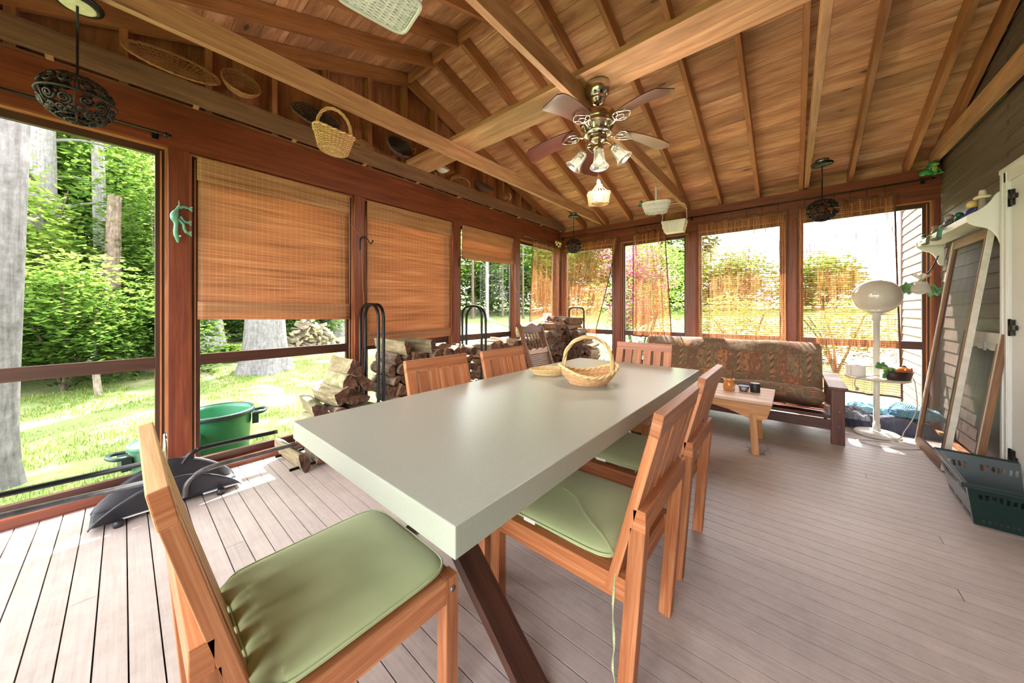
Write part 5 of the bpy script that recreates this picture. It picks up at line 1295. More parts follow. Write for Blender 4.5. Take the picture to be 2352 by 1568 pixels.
def log_mesh(kind, seed, mats, L=.40, r=.062):
    rr = random.Random(seed); m = MB(); n = 20; sec = []
    if kind == 'round': angs = [(2 * PI * k / n, 1, 0) for k in range(n)]; poly = [(r * .85 * math.cos(a), r * .85 * math.sin(a), 0) for a, _, _ in angs]
    else:
        span = {'half': PI, 'wedge': 1.25, 'quarter': 1.7, 'slab': 2.3}[kind]; R_ = r * {'half': 1.05, 'wedge': 1.75, 'quarter': 1.45, 'slab': 1.15}[kind]
        poly = []; na = 12
        for k in range(na + 1):
            a = -span / 2 + span * k / na; poly.append((R_ * math.cos(a), R_ * math.sin(a), 0))
        apex = (-.1 * R_ if kind != 'slab' else .25 * R_, rr.uniform(-.15, .15) * R_); 
        for k in range(1, 5): t_ = k / 5; poly.append((lerp(poly[na][0], apex[0], t_), lerp(poly[na][1], apex[1], t_), 1))
        poly.append((apex[0], apex[1], 1))
        for k in range(1, 5): t_ = k / 5; poly.append((lerp(apex[0], poly[0][0], t_), lerp(apex[1], poly[0][1], t_), 1))
        cx = sum(p[0] for p in poly) / len(poly); poly = [(p[0] - cx, p[1], p[2]) for p in poly]
    n = len(poly); st = 9; ou = rr.uniform(0, 20); bend = rr.uniform(-.012, .012)
    for s in range(st):
        x = -L / 2 + L * s / (st - 1)
        for k, (a, b, c) in enumerate(poly):
            q = noise.noise(Vector((a * 22 + seed, b * 22, x * 5))) * .010 + noise.noise(Vector((a * 60 + seed, b * 60, x * 16))) * .0045
            f = 1 + q / max(.02, math.hypot(a, b)); xs = x + (noise.noise(Vector((a * 30, b * 30, seed + s))) * .012 if s in (0, st - 1) else 0)
            m.v.append(Vector((xs, a * f, b * f + bend * (1 - (2 * x / L) ** 2))))
    for s in range(st - 1):
        for k in range(n):
            k2 = (k + 1) % n; isf = poly[k][2] or poly[k2][2]
            u0, u1 = ou + L * s / (st - 1), ou + L * (s + 1) / (st - 1)
            m.face((s * n + k, s * n + k2, (s + 1) * n + k2, (s + 1) * n + k), [(u0, k * .012), (u0, k * .012 + .012), (u1, k * .012 + .012), (u1, k * .012)], .5, 1 if isf else 0, not isf)
    for s, rev in ((0, True), (st - 1, False)):
        idx = [s * n + k for k in range(n)]; c = len(m.v); cc = sum((m.v[i] for i in idx), Vector()) / n; cc.x += (.004 if rev else -.004); m.v.append(cc)
        for k in range(n):
            f = (idx[k], idx[(k + 1) % n], c); m.face(f if not rev else f[::-1], [(m.v[i].y, m.v[i].z) for i in (f if not rev else f[::-1])], .5, 2)
    return m.mesh('firewood_log', mats)
KM = ['wedge', 'quarter', 'half', 'round', 'quarter', 'wedge', 'slab', 'half', 'quarter', 'round', 'wedge', 'slab']
dark = [log_mesh(k, 11 + i, [M['bark'], M['split'], M['end']]) for i, k in enumerate(KM)]
mossy = [log_mesh(k, 51 + i, [M['bark_moss'], M['split_pale'], M['end']], .36, .07) for i, k in enumerate(['quarter', 'half', 'wedge', 'slab', 'quarter'])]
NLOG = [0]
def log(mesh, loc, rot, label, s=1.0, group='firewood stacked along the left wall'):
    o = bpy.data.objects.new('firewood_log', mesh); COL.objects.link(o); o.location = loc; o.rotation_euler = rot
    o.scale = s if hasattr(s, '__len__') else (s, s, s); tag(o, label, 'log', group); NLOG[0] += 1; return o
def roll(a, b=0, c=0): return (a, b, c)
# sloping near end : courses rise away from us
rowh = .098
def stack(y0, y1, top, xc, lab_top, lab_body, vary=.03, zlo=.06, step=.112):
    nrow = int(max(top(y0), top((y0 + y1) / 2), top(y1)) / rowh) + 1
    ordw = ['lowest', 'second', 'third', 'fourth', 'fifth', 'sixth', 'seventh', 'eighth', 'ninth', 'tenth', 'eleventh', 'twelfth', 'thirteenth', 'fourteenth']
    for r_ in range(nrow):
        cnt = 0
        y = y0 + .055 + (.05 if r_ % 2 else 0)
        while y < y1 - .03:
            z = zlo + r_ * rowh + R.uniform(-.006, .006); tp = top(y)
            if z + .04 < tp + .02:
                istop = z + .04 + rowh > tp + .02
                rot = (R.uniform(0, 2 * PI), R.uniform(-.05, .05), R.uniform(-.10, .10))
                if istop: rot = (rot[0], R.uniform(-.10, .10), R.uniform(-.24, .24))
                log(R.choice(dark), (xc + R.uniform(-vary, vary), y + R.uniform(-.008, .008), z), rot, '%s course, %s log from the near end, %s' % (ordw[r_], ordw[cnt].replace('lowest', 'first'), lab_body), R.uniform(.88, 1.04)); cnt += 1
            y += step * R.uniform(.95, 1.06)
slope = [(.90, .10), (.98, .24), (1.08, .34), (1.20, .50), (1.30, .62), (1.42, .72), (1.5, .80)]
def interp(tab):
    def f(y):
        if y <= tab[0][0]: return tab[0][1]
        for (a, b), (c, d) in zip(tab, tab[1:]):
            if y <= c: return lerp(b, d, (y - a) / (c - a))
        return tab[-1][1]
    return f
stack(.98, 1.47, interp([(.9, .08), (1.05, .26), (1.2, .42), (1.32, .54), (1.5, .68)]), .27, 'dark split log under the pale mossy logs of the sloping woodpile end', 'of the sloping pile end')
mo = [((.30, .86, .085), (.3, .05, .08), 3, 1.25, 'big squarish grey log lying lowest at the near foot of the woodpile'),
      ((.33, .94, .225), (.9, .1, -.25), 1, 1.0, 'grey weathered log second from the bottom of the sloping end'),
      ((.27, 1.005, .31), (2.2, -.06, .12), 3, .95, 'mossy slab log third from the bottom of the sloping end'),
      ((.24, 1.035, .42), (1.0, .05, -.08), 0, 1.0, 'flat yellow-green log halfway up the sloping woodpile end'),
      ((.27, 1.165, .50), (-.5, .0, .10), 4, 1.08, 'smooth yellow-green quarter log above the halfway point of the slope'),
      ((.25, 1.235, .61), (2.6, .02, .05), 2, 1.0, 'mossy log second from the top of the sloping woodpile end'),
      ((.27, 1.285, .715), (.35, -.02, .0), 0, 1.12, 'pale barked log crowning the sloping end, left of the first black rack loop')]
for loc, rot, k, s, lab in mo: log(mossy[k], loc, rot, lab, s, None) if False else log(mossy[k], loc, rot, lab, s)
stack(1.58, 2.78, interp([(1.55, .78), (1.8, .80), (2.3, .80), (2.8, .86)]), .28, 'top split log of the woodpile between the first two black rack loops', 'of the pile between the rack loops')
stack(2.92, 4.10, interp([(2.9, .78), (3.4, .80), (3.8, .84), (4.1, .82)]), .28, 'top split log of the woodpile beyond the second rack loop', 'of the pile beyond the second loops')
stack(4.22, 4.74, interp([(4.2, .92), (4.5, 1.0), (4.8, 1.02)]), .30, 'top split log of the tall corner woodpile, lying across', 'of the tall corner pile')
for loc, rot, k, s, lab in [((.30, 1.72, .86), (.4, .06, .35), 1, 1.0, 'long mossy log slanting on top just right of the first rack loop'),
                            ((.29, 2.02, .87), (1.4, .05, .45), 2, 1.0, 'thin slanted log on top in the middle of the first woodpile'),
                            ((.28, 3.95, .88), (.2, 0, .1), 3, 1.1, 'flat pale log on top beside the rocking chair'),
                            ((.24, 4.10, .955), (1.9, 0, .2), 0, .95, 'small pale log topmost below the corner curtain')]:
    log(mossy[k], loc, rot, lab, s)
# corner stack along the back wall, logs pointing at us
for r_ in range(11):
    x = .14; cnt = 0
    ordw = ['lowest', 'second', 'third', 'fourth', 'fifth', 'sixth', 'seventh', 'eighth', 'ninth', 'tenth', 'eleventh', 'twelfth']
    while x < .93:
        tp = 1.08 if x < .5 else lerp(1.06, .62, (x - .5) / .4); z = .06 + r_ * rowh
        if z < tp - .03:
            it = z + rowh >= tp - .03
            log(R.choice(dark), (x, 4.95 + R.uniform(-.03, .03), z), (R.uniform(0, 6), R.uniform(-.05, .05) if not it else R.uniform(-.1, .1), PI / 2 + R.uniform(-.12, .12)),
                '%s course, %s log from the left, of the stack against the back wall' % (ordw[r_], ordw[cnt].replace('lowest', 'first')), R.uniform(.9, 1.04)); cnt += 1
        x += R.uniform(.108, .118)

# black tube racks
def rack(label, y0, y1, xa=.115, xb=.455, loops=(1, 1), H=1.255, rad=.165, r=.0145):
    root = empty('log_rack', ((xa + xb) / 2, (y0 + y1) / 2, 0), 0, label, 'log rack', 'black tubular log racks'); cx = (xa + xb) / 2; cy = (y0 + y1) / 2; hw_ = (xb - xa) / 2
    for k, y in enumerate((y0, y1)):
        if not loops[k]: continue
        pts = [(-hw_, y - cy, .02), (-hw_, y - cy, H - rad)] + [(-hw_ + rad - rad * math.cos(a), y - cy, H - rad + rad * math.sin(a)) for a in [PI / 2 * q / 8 for q in range(1, 9)]]
        pts += [(hw_ - rad + rad * math.sin(a), y - cy, H - rad + rad * math.cos(a)) for a in [PI / 2 * q / 8 for q in range(0, 9)]] + [(hw_, y - cy, .02)]
        m = MB(); m.tube(pts, r, 12); m.build('end_loop', M['black_metal'], root)
    for x in (-hw_, hw_):
        m = MB(); m.tube([(x, y0 - cy, .03), (x, y1 - cy, .03)], r * .8, 8); m.build('base_rail', M['black_metal'], root)
    return root
rack('short black rack whose tall loop stands at the sloping end of the woodpile', .80, 1.495, loops=(0, 1), rad=.12)
rack('black log rack between the first and second pairs of tall loops', 1.545, 2.80, rad=.12)
rack('black log rack beyond the second pair of loops, before the hammock view', 2.87, 4.13, loops=(1, 0), rad=.165)
rr_ = rack('black rack loop rising behind the corner woodpile', 4.80, 5.145, .29, .57, (0, 1), 1.25, .07)

# ---------------------------------------------------------------- carved chair with cane panel
t = NT('cane'); uvc = t.coord('UV', (1, 1, 1)); vx = t.n('TexBrick'); t.l(uvc, vx.inputs['Vector']); vx.inputs['Scale'].default_value = 1; vx.inputs['Brick Width'].default_value = .02; vx.inputs['Row Height'].default_value = .022; vx.inputs['Mortar Size'].default_value = .0055; vx.inputs['Mortar Smooth'].default_value = .2
holes = t.ramp(vx.outputs['Fac'], [(.3, 0.0), (.6, 1.0)]); cp = t.pbr(srgb(196, 178, 168), .6); tpn = t.n('BsdfTransparent'); mx = t.n('MixShader'); t.l(holes, mx.inputs[0]); t.l(tpn.outputs[0], mx.inputs[1]); t.l(cp.outputs[0], mx.inputs[2]); t.done(mx); M['cane'] = t.m
rk = empty('carved_chair', (1.27, 3.17, 0), -PI / 2, 'carved dark wooden chair with turned spindles and caned back by the woodpile', 'chair')
# local +y faces away from the wall
def bk_(z): return -.20 - .0 + (-.08 * ((z - .42) / .6) ** 1.0) - .10 * math.sin((z - .42) / .62 * PI * .9) * .0 - .10 * ((z - .42) / .62)
for s in (-1, 1):
    m = MB(); P_ = [(s * .205, -.19, .42), (s * .205, -.225, .60), (s * .205, -.30, .80), (s * .205, -.345, .95), (s * .20, -.39, 1.03)]
    pts = spl(P_, 8)
    for a, b in zip(pts, pts[1:]): m.beam(a, b + (b - a) * .1, .028, .052, up=(0, 1, .3))
    m.build('back_stile', M['oak'], rk, bevel=.003)
m = MB(); n_ = 36
poly = [(-.20, -.05)] + [(-.20 + .40 * k / n_, .028 + .022 * math.sin(PI * k / n_) ** 2 * (1.2 if 6 < k < 30 else .6) + .008 * math.cos(4 * PI * k / n_)) for k in range(n_ + 1)] + [(.20, -.05), (.1, -.042), (0, -.058), (-.1, -.042)]
m.prism(poly, .026, M=RX(math.radians(14)), c=(0, -.355, .985)); m.build('crest_rail', M['oak'], rk)
m = MB(); poly = [(-.19, -.03)] + [(-.19 + .38 * k / n_, .02 + .012 * math.cos(3 * 2 * PI * k / n_)) for k in range(n_ + 1)] + [(.19, -.03)]
m.prism(poly, .02, M=RX(math.radians(14)), c=(0, -.268, .735)); m.build('lower_crest', M['pine_pale'], rk)
for k in range(5):
    x = -.12 + .06 * k; pts = []; rad_ = []
    for q in range(25):
        t_ = q / 24; pts.append((x * 1.0, lerp(-.272, -.348, t_), lerp(.75, .945, t_))); rad_.append(.006 + .0035 * abs(math.sin(t_ * 9 * PI)))
    m = MB(); m.tube(pts, rad_, 8); m.build('spindle', M['oak'], rk)
m = MB(); m.v += [Vector(p) for p in ((-.18, -.205, .45), (.18, -.205, .45), (.18, -.262, .715), (-.18, -.262, .715))]; m.face((0, 1, 2, 3), [(0, 0), (.36, 0), (.36, .27), (0, .27)]); m.build('cane_panel', M['cane'], rk)
m = MB(); m.prism([(-.20, -.02), (.20, -.02), (.20, .02), (-.20, .02)], .42, c=(0, .01, .435)); m.build('seat', M['oak'], rk, bevel=.008)
for sx_ in (-1, 1):
    for yy in (-.17, .18):
        m = MB(); rad_ = [.014 + .005 * abs(math.sin(q / 12 * 5 * PI)) for q in range(13)]; m.tube([(sx_ * (.17 + .03 * (1 - q / 12)), yy * (1 + .1 * (1 - q / 12)), .425 * q / 12) for q in range(13)], rad_, 8); m.build('leg', M['oak'], rk)
for yy in (-.18, .19): m = MB(); m.tube([(-.18, yy, .2), (.18, yy, .2)], .009, 8); m.build('stretcher', M['oak'], rk)
# ---------------------------------------------------------------- outside : ground
GZ = -.5
def gz(x, y):
    d = math.hypot(x - 2, y - 2); return GZ + .065 * max(0, d - 7) + .05 * noise.noise(Vector((x * .15, y * .15, 0)))
t = NT('lawn_ground'); n1 = t.noise(t.coord('Object', (1, 1, 1)), 1.1, 5, .65); n2 = t.noise(t.coord('Object', (1, 1, 1)), 22, 4, .7)
c = t.ramp(n2, [(.3, srgb(84, 100, 50)), (.6, srgb(116, 134, 72)), (.75, srgb(144, 138, 100))]); c = t.mix(t.ramp(n1, [(.55, 0.0), (.68, .7)]), c, srgb(172, 158, 124))
M['lawn'] = t.done(t.pbr(c, .95, bump=t.bump(n2, .6, .03)))
mb = MB(); mb.grid(lambda u, v: (lambda x, y: (x, y, gz(x, y)))(lerp(-60, 45, u), lerp(-35, 60, v)), 90, 90)
tag(mb.build('ground', M['lawn']), 'sunlit lawn sloping gently up to the woods', 'lawn', kind='structure')
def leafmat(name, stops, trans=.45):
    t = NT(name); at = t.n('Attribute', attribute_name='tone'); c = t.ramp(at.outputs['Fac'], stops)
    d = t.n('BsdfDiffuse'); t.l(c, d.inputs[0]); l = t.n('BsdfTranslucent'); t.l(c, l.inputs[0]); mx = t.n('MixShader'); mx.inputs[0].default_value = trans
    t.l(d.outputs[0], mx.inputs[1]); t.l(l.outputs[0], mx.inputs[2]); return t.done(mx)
M['grass'] = leafmat('grass_blades', [(0, srgb(84, 112, 46)), (.5, srgb(120, 146, 68)), (.85, srgb(150, 164, 92)), (1, srgb(168, 156, 118))], .4)
rg = random.Random(3); m = MB()
for i in range(120000):
    # denser close to the porch
    k = rg.random() ** 1.6
    x = -.25 - 7.5 * k; y = rg.uniform(-3.5, 4.5 + 3 * k)
    if noise.noise(Vector((x * 1.3, y * 1.3, 5))) < -.22: continue
    z = gz(x, y); a = rg.uniform(0, 2 * PI); h = rg.uniform(.025, .065); w_ = rg.uniform(.0022, .0042) * (1 + k * 1.5); ln = rg.uniform(-.6, .6)
    b = len(m.v); dx, dy = math.cos(a) * w_, math.sin(a) * w_
    m.v += [Vector((x - dx, y - dy, z)), Vector((x + dx, y + dy, z)), Vector((x + ln * h * math.sin(a), y - ln * h * math.cos(a), z + h))]
    m.f.append((b, b + 1, b + 2)); m.uv.append([(0, 0)] * 3); m.t.append(rg.random() ** .8); m.m.append(0); m.sm.append(False)
tag(m.build('grass', M['grass']), 'short grass of the lawn close to the porch', 'grass', kind='stuff')
# ---------------------------------------------------------------- foliage
greens = [(0, srgb(62, 86, 42)), (.35, srgb(94, 126, 56)), (.7, srgb(132, 160, 72)), (1, srgb(176, 196, 108))]
M['leaf'] = leafmat('maple_leaves', greens, .5)
M['leaf_bright'] = leafmat('bright_leaves', [(0, srgb(92, 122, 52)), (.5, srgb(140, 168, 74)), (1, srgb(192, 206, 116))], .55)
M['leaf_dark'] = leafmat('dark_woodland', [(0, srgb(52, 74, 36)), (.5, srgb(92, 124, 54)), (1, srgb(144, 172, 82))], .45)
M['leaf_pine'] = leafmat('pine_needles', [(0, srgb(66, 92, 48)), (.5, srgb(110, 140, 76)), (1, srgb(156, 178, 108))], .3)
M['azalea'] = leafmat('azalea_petals', [(0, srgb(160, 60, 104)), (.5, srgb(196, 104, 144)), (1, srgb(220, 168, 188))], .5)
def leaves(m, c, rad, n, size, rnd, flat=.55, layer=True, drop=.0):
    """leaf blades in an ellipsoidal crown, denser towards the skin, lying in loose layers"""
    cx, cy, cz = c; rx, ry, rz_ = rad if hasattr(rad, '__len__') else (rad, rad, rad)
    for i in range(n):
        while True:
            a, b, d = rnd.uniform(-1, 1), rnd.uniform(-1, 1), rnd.uniform(-1, 1); q = a * a + b * b + d * d
            if q < 1 and rnd.random() < .25 + q: break
        if layer:
            L = .22 / rz_ * size * 6; d = round(d / L) * L + rnd.gauss(0, L * .16) - .25 * (a * a + b * b) * .5
        p = Vector((cx + a * rx, cy + b * ry, cz + d * rz_))
        if noise.noise(p * (1.1 / max(.6, rx * .6))) < -.20: continue
        if p.z < GZ + .03: continue
        az = rnd.uniform(0, 2 * PI); tl = rnd.gauss(0, flat); s = size * rnd.uniform(.6, 1.15)
        u = Vector((math.cos(az), math.sin(az), math.sin(tl) * .6 - .15)).normalized(); v = Vector((-math.sin(az), math.cos(az), rnd.gauss(0, flat * .7))).normalized()
        k = len(m.v); m.v += [p - u * s * .5, p + v * s * .34 - Vector((0, 0, s * .05)), p + u * s * .6, p - v * s * .34 - Vector((0, 0, s * .05))]
        m.f.append((k, k + 1, k + 2, k + 3)); m.uv.append([(0, 0)] * 4); m.m.append(0); m.sm.append(False)
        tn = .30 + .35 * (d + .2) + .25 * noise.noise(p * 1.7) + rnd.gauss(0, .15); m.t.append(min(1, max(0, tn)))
M['trunk'] = firemat('grey_bark', srgb(82, 79, 79), srgb(116, 113, 114), srgb(146, 143, 145), (5, 22))
M['trunk_dark'] = firemat('dark_bark', srgb(58, 48, 40), srgb(92, 78, 66), srgb(130, 114, 100), (5, 22))
def trunk(name_, label, x, y, r, h, mat, lean=(0, 0), flare=1.5, parent=None, crown=None, cat='tree', group=None, branches=0, seed=0):
    z0 = gz(x, y) - .1; root = empty(name_, (x, y, z0), 0, label, cat, group); m = MB(); n = 28; st = 22; rnd = random.Random(seed)
    for s in range(st + 1):
        t_ = s / st; z = h * t_; rr = r * (1 - .35 * t_) * (1 + (flare - 1) * math.exp(-z / (r * 1.6)))
        for k in range(n):
            a = 2 * PI * k / n; q = 1 + .07 * math.sin(5 * a + seed) * math.exp(-z / (r * 3)) * 2 + .05 * noise.noise(Vector((math.cos(a) * 2 + seed, math.sin(a) * 2, z * .7))) + .025 * noise.noise(Vector((math.cos(a) * 9, math.sin(a) * 9, z * 3 + seed)))
            m.v.append(Vector((rr * q * math.cos(a) + lean[0] * t_ * h, rr * q * math.sin(a) + lean[1] * t_ * h, z)))
    for s in range(st):
        for k in range(n):
            k2 = (k + 1) % n; m.face((s * n + k, s * n + k2, (s + 1) * n + k2, (s + 1) * n + k), [(h * s / st, k * r * .22), (h * s / st, (k + 1) * r * .22), (h * (s + 1) / st, (k + 1) * r * .22), (h * (s + 1) / st, k * r * .22)], .5, 0, True)
    m.build('trunk', mat, root)
    for b_ in range(branches):
        z = h * rnd.uniform(.25, .9); a = rnd.uniform(0, 2 * PI); L = rnd.uniform(.6, 1.8); p = Vector((lean[0] * z, lean[1] * z, z)); m = MB()
        e = p + Vector((math.cos(a) * L, math.sin(a) * L, rnd.uniform(-.1, .5))); m.tube(spl([p, (p + e) / 2 + Vector((0, 0, .12)), e], 4), [r * .16 * (1 - q / 9) + .006 for q in range(9)], 6); m.build('branch', mat, root)
    if crown:
        m = MB(); rl = random.Random(seed + 100)
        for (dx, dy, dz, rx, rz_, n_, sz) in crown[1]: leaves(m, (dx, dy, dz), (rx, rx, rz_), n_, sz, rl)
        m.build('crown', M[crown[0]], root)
    return root
sun_v = Vector((-.42, .55, .95))
def cr(h, r_, n, sz, k=5, sd=0):
    q = random.Random(sd); return [(q.uniform(-r_, r_) * .8, q.uniform(-r_, r_) * .8, h + q.uniform(-.25, .3) * r_ * 2, r_ * q.uniform(.6, .9), r_ * q.uniform(.35, .5), n // k, sz) for _ in range(k)]
tg = 'trees of the woods beyond the lawn'
trunk('tree', 'big smooth grey trunk cut by the left edge of the view', -2.62, -.88, .17, 7, M['trunk'], (.035, .035), 1.35, crown=('leaf', cr(6.6, 1.6, 3000, .16, 5, 1)), seed=1)
trunk('tree', 'huge grey trunk with flared roots in the gap below the widest blind', -7.05, 2.42, .42, 9, M['trunk'], (0, 0), 1.5, crown=('leaf', cr(8.5, 3, 7000, .22, 6, 2)), seed=2)
trunk('tree', 'second thick grey trunk at the left of the gap below the widest blind', -11.6, 1.72, .50, 9, M['trunk'], (0, 0), 1.35, crown=('leaf', cr(8.5, 3, 6000, .22, 6, 3)), seed=3)
trunk('tree', 'grey trunk to the right of the outdoor woodpile', -12.8, 6.45, .44, 9, M['trunk'], (0, 0), 1.2, crown=('leaf_bright', cr(8, 3, 6000, .22, 6, 4)), seed=4)
trunk('tree', 'tall sunlit bare trunk in the middle of the near left window', -10.6, -1.35, .30, 10, M['trunk'], (0, .0), 1.2, crown=('leaf_pine', cr(10, 2.4, 4000, .2, 5, 5)), branches=14, seed=5)
trunk('tree', 'pinkish bare trunk just left of the tall sunlit one', -12.0, -2.35, .22, 10, M['trunk'], (0, .01), 1.2, branches=10, seed=6)
trunk('tree', 'slender grey trunk high at the right of the near left window', -11.0, -.35, .15, 9, M['trunk'], (0, -.02), 1.2, crown=('leaf', cr(9, 2, 3500, .18, 5, 7)), branches=6, seed=7)
trunk('tree', 'dark short trunk rising among the shrubs of the near left window', -8.6, -.22, .17, 4.2, M['trunk_dark'], (0, .02), 1.3, branches=5, seed=8)
# understorey : each shrub its own crown and stems
def shrub(label, x, y, rx, h, n, size, mat, seed, name_='shrub', cat='bush', group='shrubs at the edge of the woods', k=6, stems=4, stemmat='trunk_dark'):
    z0 = gz(x, y); root = empty(name_, (x, y, z0), 0, label, cat, group); m = MB(); q = random.Random(seed)
    for i in range(k):
        a = 2 * PI * i / k + q.random(); d = rx * .45 * q.random() ** .5
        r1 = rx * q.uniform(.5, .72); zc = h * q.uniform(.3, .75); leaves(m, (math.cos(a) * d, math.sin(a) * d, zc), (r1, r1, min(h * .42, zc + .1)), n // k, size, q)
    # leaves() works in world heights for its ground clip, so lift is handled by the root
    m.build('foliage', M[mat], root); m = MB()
    for i in range(stems):
        a = q.uniform(0, 2 * PI); e = Vector((math.cos(a) * rx * .5, math.sin(a) * rx * .5, h * .8)); m.tube(spl([(0, 0, 0), e * .45 + Vector((.05, .05, .1)), e], 5), [.03 * (1 - i_ / 12) + .006 for i_ in range(11)], 6)
    m.build('stems', M[stemmat], root); return root
shrub('big leafy maple bush filling the lower half of the near left window', -7.2, -.75, 1.35, 2.5, 14000, .115, 'leaf', 21, k=9)
shrub('leafy bush at the left of the near left window behind the big trunk', -7.6, -2.9, 1.5, 2.9, 13000, .12, 'leaf', 22, k=9)
shrub('pale green bush at the right edge of the near left window', -7.9, .75, 1.0, 2.3, 9000, .11, 'leaf', 23, k=8)
shrub('yellow-green bush close beside the big left trunk', -4.6, -2.45, .7, 1.9, 3200, .13, 'leaf_bright', 24, k=5)
shrub('tall bright maple sapling high in the near left window', -9.4, -1.6, 1.5, 5.2, 15000, .14, 'leaf_bright', 25, k=10)
shrub('tall maple sapling at the upper right of the near left window', -9.6, .45, 1.6, 5.4, 15000, .14, 'leaf', 26, k=10)
shrub('tall leafy sapling at the upper left of the near left window', -9.0, -4.0, 1.6, 5.4, 13000, .15, 'leaf', 27, k=10)
shrub('low leafy ground cover by the foot of the huge trunk', -9.0, 2.15, .75, .42, 3600, .10, 'leaf_bright', 28, k=5)
shrub('bush behind the outdoor woodpile', -12.8, 5.4, 1.5, 2.3, 7000, .15, 'leaf', 29, k=6)
shrub('dim bush between the two thick grey trunks', -12.8, 2.6, 1.5, 2.6, 7000, .15, 'leaf_dark', 30, k=6)
bg_ = [(-16, -7, 2.8, 8), (-16.5, -3.5, 2.8, 9), (-16, 0, 2.8, 9), (-17, 3.5, 2.8, 8), (-17, 7.5, 3.0, 8), (-18, 11.5, 3.2, 8), (-19, 16, 3.4, 8), (-17, 21, 3.4, 8), (-13.5, 25, 3.4, 8), (-10, 28, 3.6, 8.5), (-6, 31, 3.4, 6), (-1, 34, 3.4, 5), (5, 36, 3.4, 4), (-21, 12, 3.5, 10), (-16, 25, 3.5, 10), (-24, 6, 4, 11)]
where = ['at the far left', 'left of the tall bare trunks', 'right behind the tall bare trunks', 'behind the thick grey trunks', 'behind the outdoor woodpile', 'left of the hammock view', 'behind the hammock', 'right of the hammock', 'in the corner window', 'behind the left back curtain', 'behind the azalea', 'behind the square curtain', 'behind the long curtain', 'deep behind the hammock lawn', 'deep beyond the corner', 'deep behind the woodpile']
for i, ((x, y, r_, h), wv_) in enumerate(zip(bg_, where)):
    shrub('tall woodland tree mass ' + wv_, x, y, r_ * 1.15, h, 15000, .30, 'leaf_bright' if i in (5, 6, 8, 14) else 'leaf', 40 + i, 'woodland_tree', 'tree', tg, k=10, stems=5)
for i, (x, y, r_) in enumerate([(-13.2, 17.2, .14), (-12.0, 18.5, .09), (-15.5, 18.0, .12), (-14.6, 20.5, .10), (-16.5, 15.5, .16), (-14.5, 15.0, .2), (-16.8, 19.5, .10), (-12.4, 20.4, .08)]):
    trunk('tree', ['slim grey trunk in the middle of the hammock view', 'thin pale trunk right of centre in the hammock view', 'thin trunk deep in the hammock view', 'thin trunk at the right of the hammock view', 'grey trunk at the left of the hammock view', 'pale thick trunk at the left of the hammock view', 'thin trunk far behind the hammock', 'thinnest trunk at the right behind the hammock'][i], x, y, r_, 9, M['trunk'] if i in (0, 1, 4, 5) else M['trunk_dark'], group=None, branches=5, seed=60 + i)
# azalea and greenery behind the back wall
az = shrub('pink flowering azalea outside the two open panes', .1, 9.1, 1.7, 3.6, 14000, .075, 'leaf_bright', 80, 'azalea_bush', 'bush', None, k=12, stems=7, stemmat='trunk')
m = MB(); q = random.Random(81)
for i in range(13): a = q.uniform(0, 2 * PI); leaves(m, (math.cos(a) * .95 * q.random(), math.sin(a) * .95 * q.random() - .2, q.uniform(1.5, 3.3)), (.62, .62, .42), 520, .075, q, 1.2, False)
m.build('blossoms', M['azalea'], az)
shrub('green bush outside the square curtain', 2.2, 10.4, 1.3, 1.9, 5000, .09, 'leaf', 84, k=7)
shrub('green bush outside the long curtain', 4.0, 11.2, 1.3, 1.8, 4500, .09, 'leaf', 85, k=7)
shrub('low green plants outside the swept curtain', -.55, 7.6, .45, .55, 1500, .09, 'leaf_bright', 86, k=4)
# gravel drive
t = NT('pale_drive'); n_ = t.noise(t.coord('Object', (1, 1, 1)), 30, 4, .7); M['drive'] = t.done(t.pbr(t.ramp(n_, [(.3, srgb(176, 172, 164)), (.7, srgb(214, 210, 202))]), .9))
mb = MB(); mb.grid(lambda u, v: (lambda x, y: (x, y, gz(x, y) + .025))(lerp(-9, 7, u), 11.5 + v * 3.6 + 1.2 * math.sin(u * 2.2)), 60, 14)
tag(mb.build('driveway', M['drive']), 'pale drive crossing behind the azalea', 'driveway', kind='structure')
mb = MB(); mb.beam((.55, 7.9, GZ - .02), (.72, 8.0, .48), .05, .02); tag(mb.build('leaning_stake', M['pine']), 'short wooden stake leaning outside the open pane by the azalea', 'stake')
# outdoor woodpile
bleach = [log_mesh(k, 91 + i, [M['bleach'], M['bleach'], M['split_pale']], .42, .075) for i, k in enumerate(['wedge', 'half', 'quarter', 'slab', 'quarter'])]
q = random.Random(9)
for r_ in range(9):
    for k in range(11 - r_ if r_ < 7 else 2):
        y_ = 3.75 + .085 * r_ + k * .19 + q.uniform(-.04, .04); z_ = GZ + .07 + r_ * .115 + q.uniform(-.02, .02)
        if y_ > 5.9: continue
        log(q.choice(bleach), (-10.5 + q.uniform(-.12, .12) + .035 * r_, y_, z_ - GZ + gz(-10.5, 4.8)), (q.uniform(0, 6), q.uniform(-.4, .4), q.uniform(-.8, .8)), 'bleached split log, %s layer, %s from the left, in the outdoor woodpile' % (ordw[r_], ordw[k].replace('lowest', 'first')), q.uniform(.95, 1.2), 'split logs of the outdoor woodpile')
tag(log(mossy[3], (-6.4, -1.28, GZ + .06), (.1, 0, .4), 'pale log lying on the lawn under the maple bush', 1.1), group='loose logs on the lawn')
mb = MB(); mb.beam((-6.6, -.30, GZ - .05), (-6.62, -.36, .22), .10, .07); tag(mb.build('grey_post', M['bleach']), 'weathered grey post standing before the maple bush', 'post')
mb = MB(); mb.lathe([(.16, 0), (.15, .2), (.14, .36), (.0001, .37)], (-8.75, 2.05, GZ), 18); tag(mb.build('tree_stump', M['bleach']), 'small bleached stump just left of the huge trunk', 'stump')
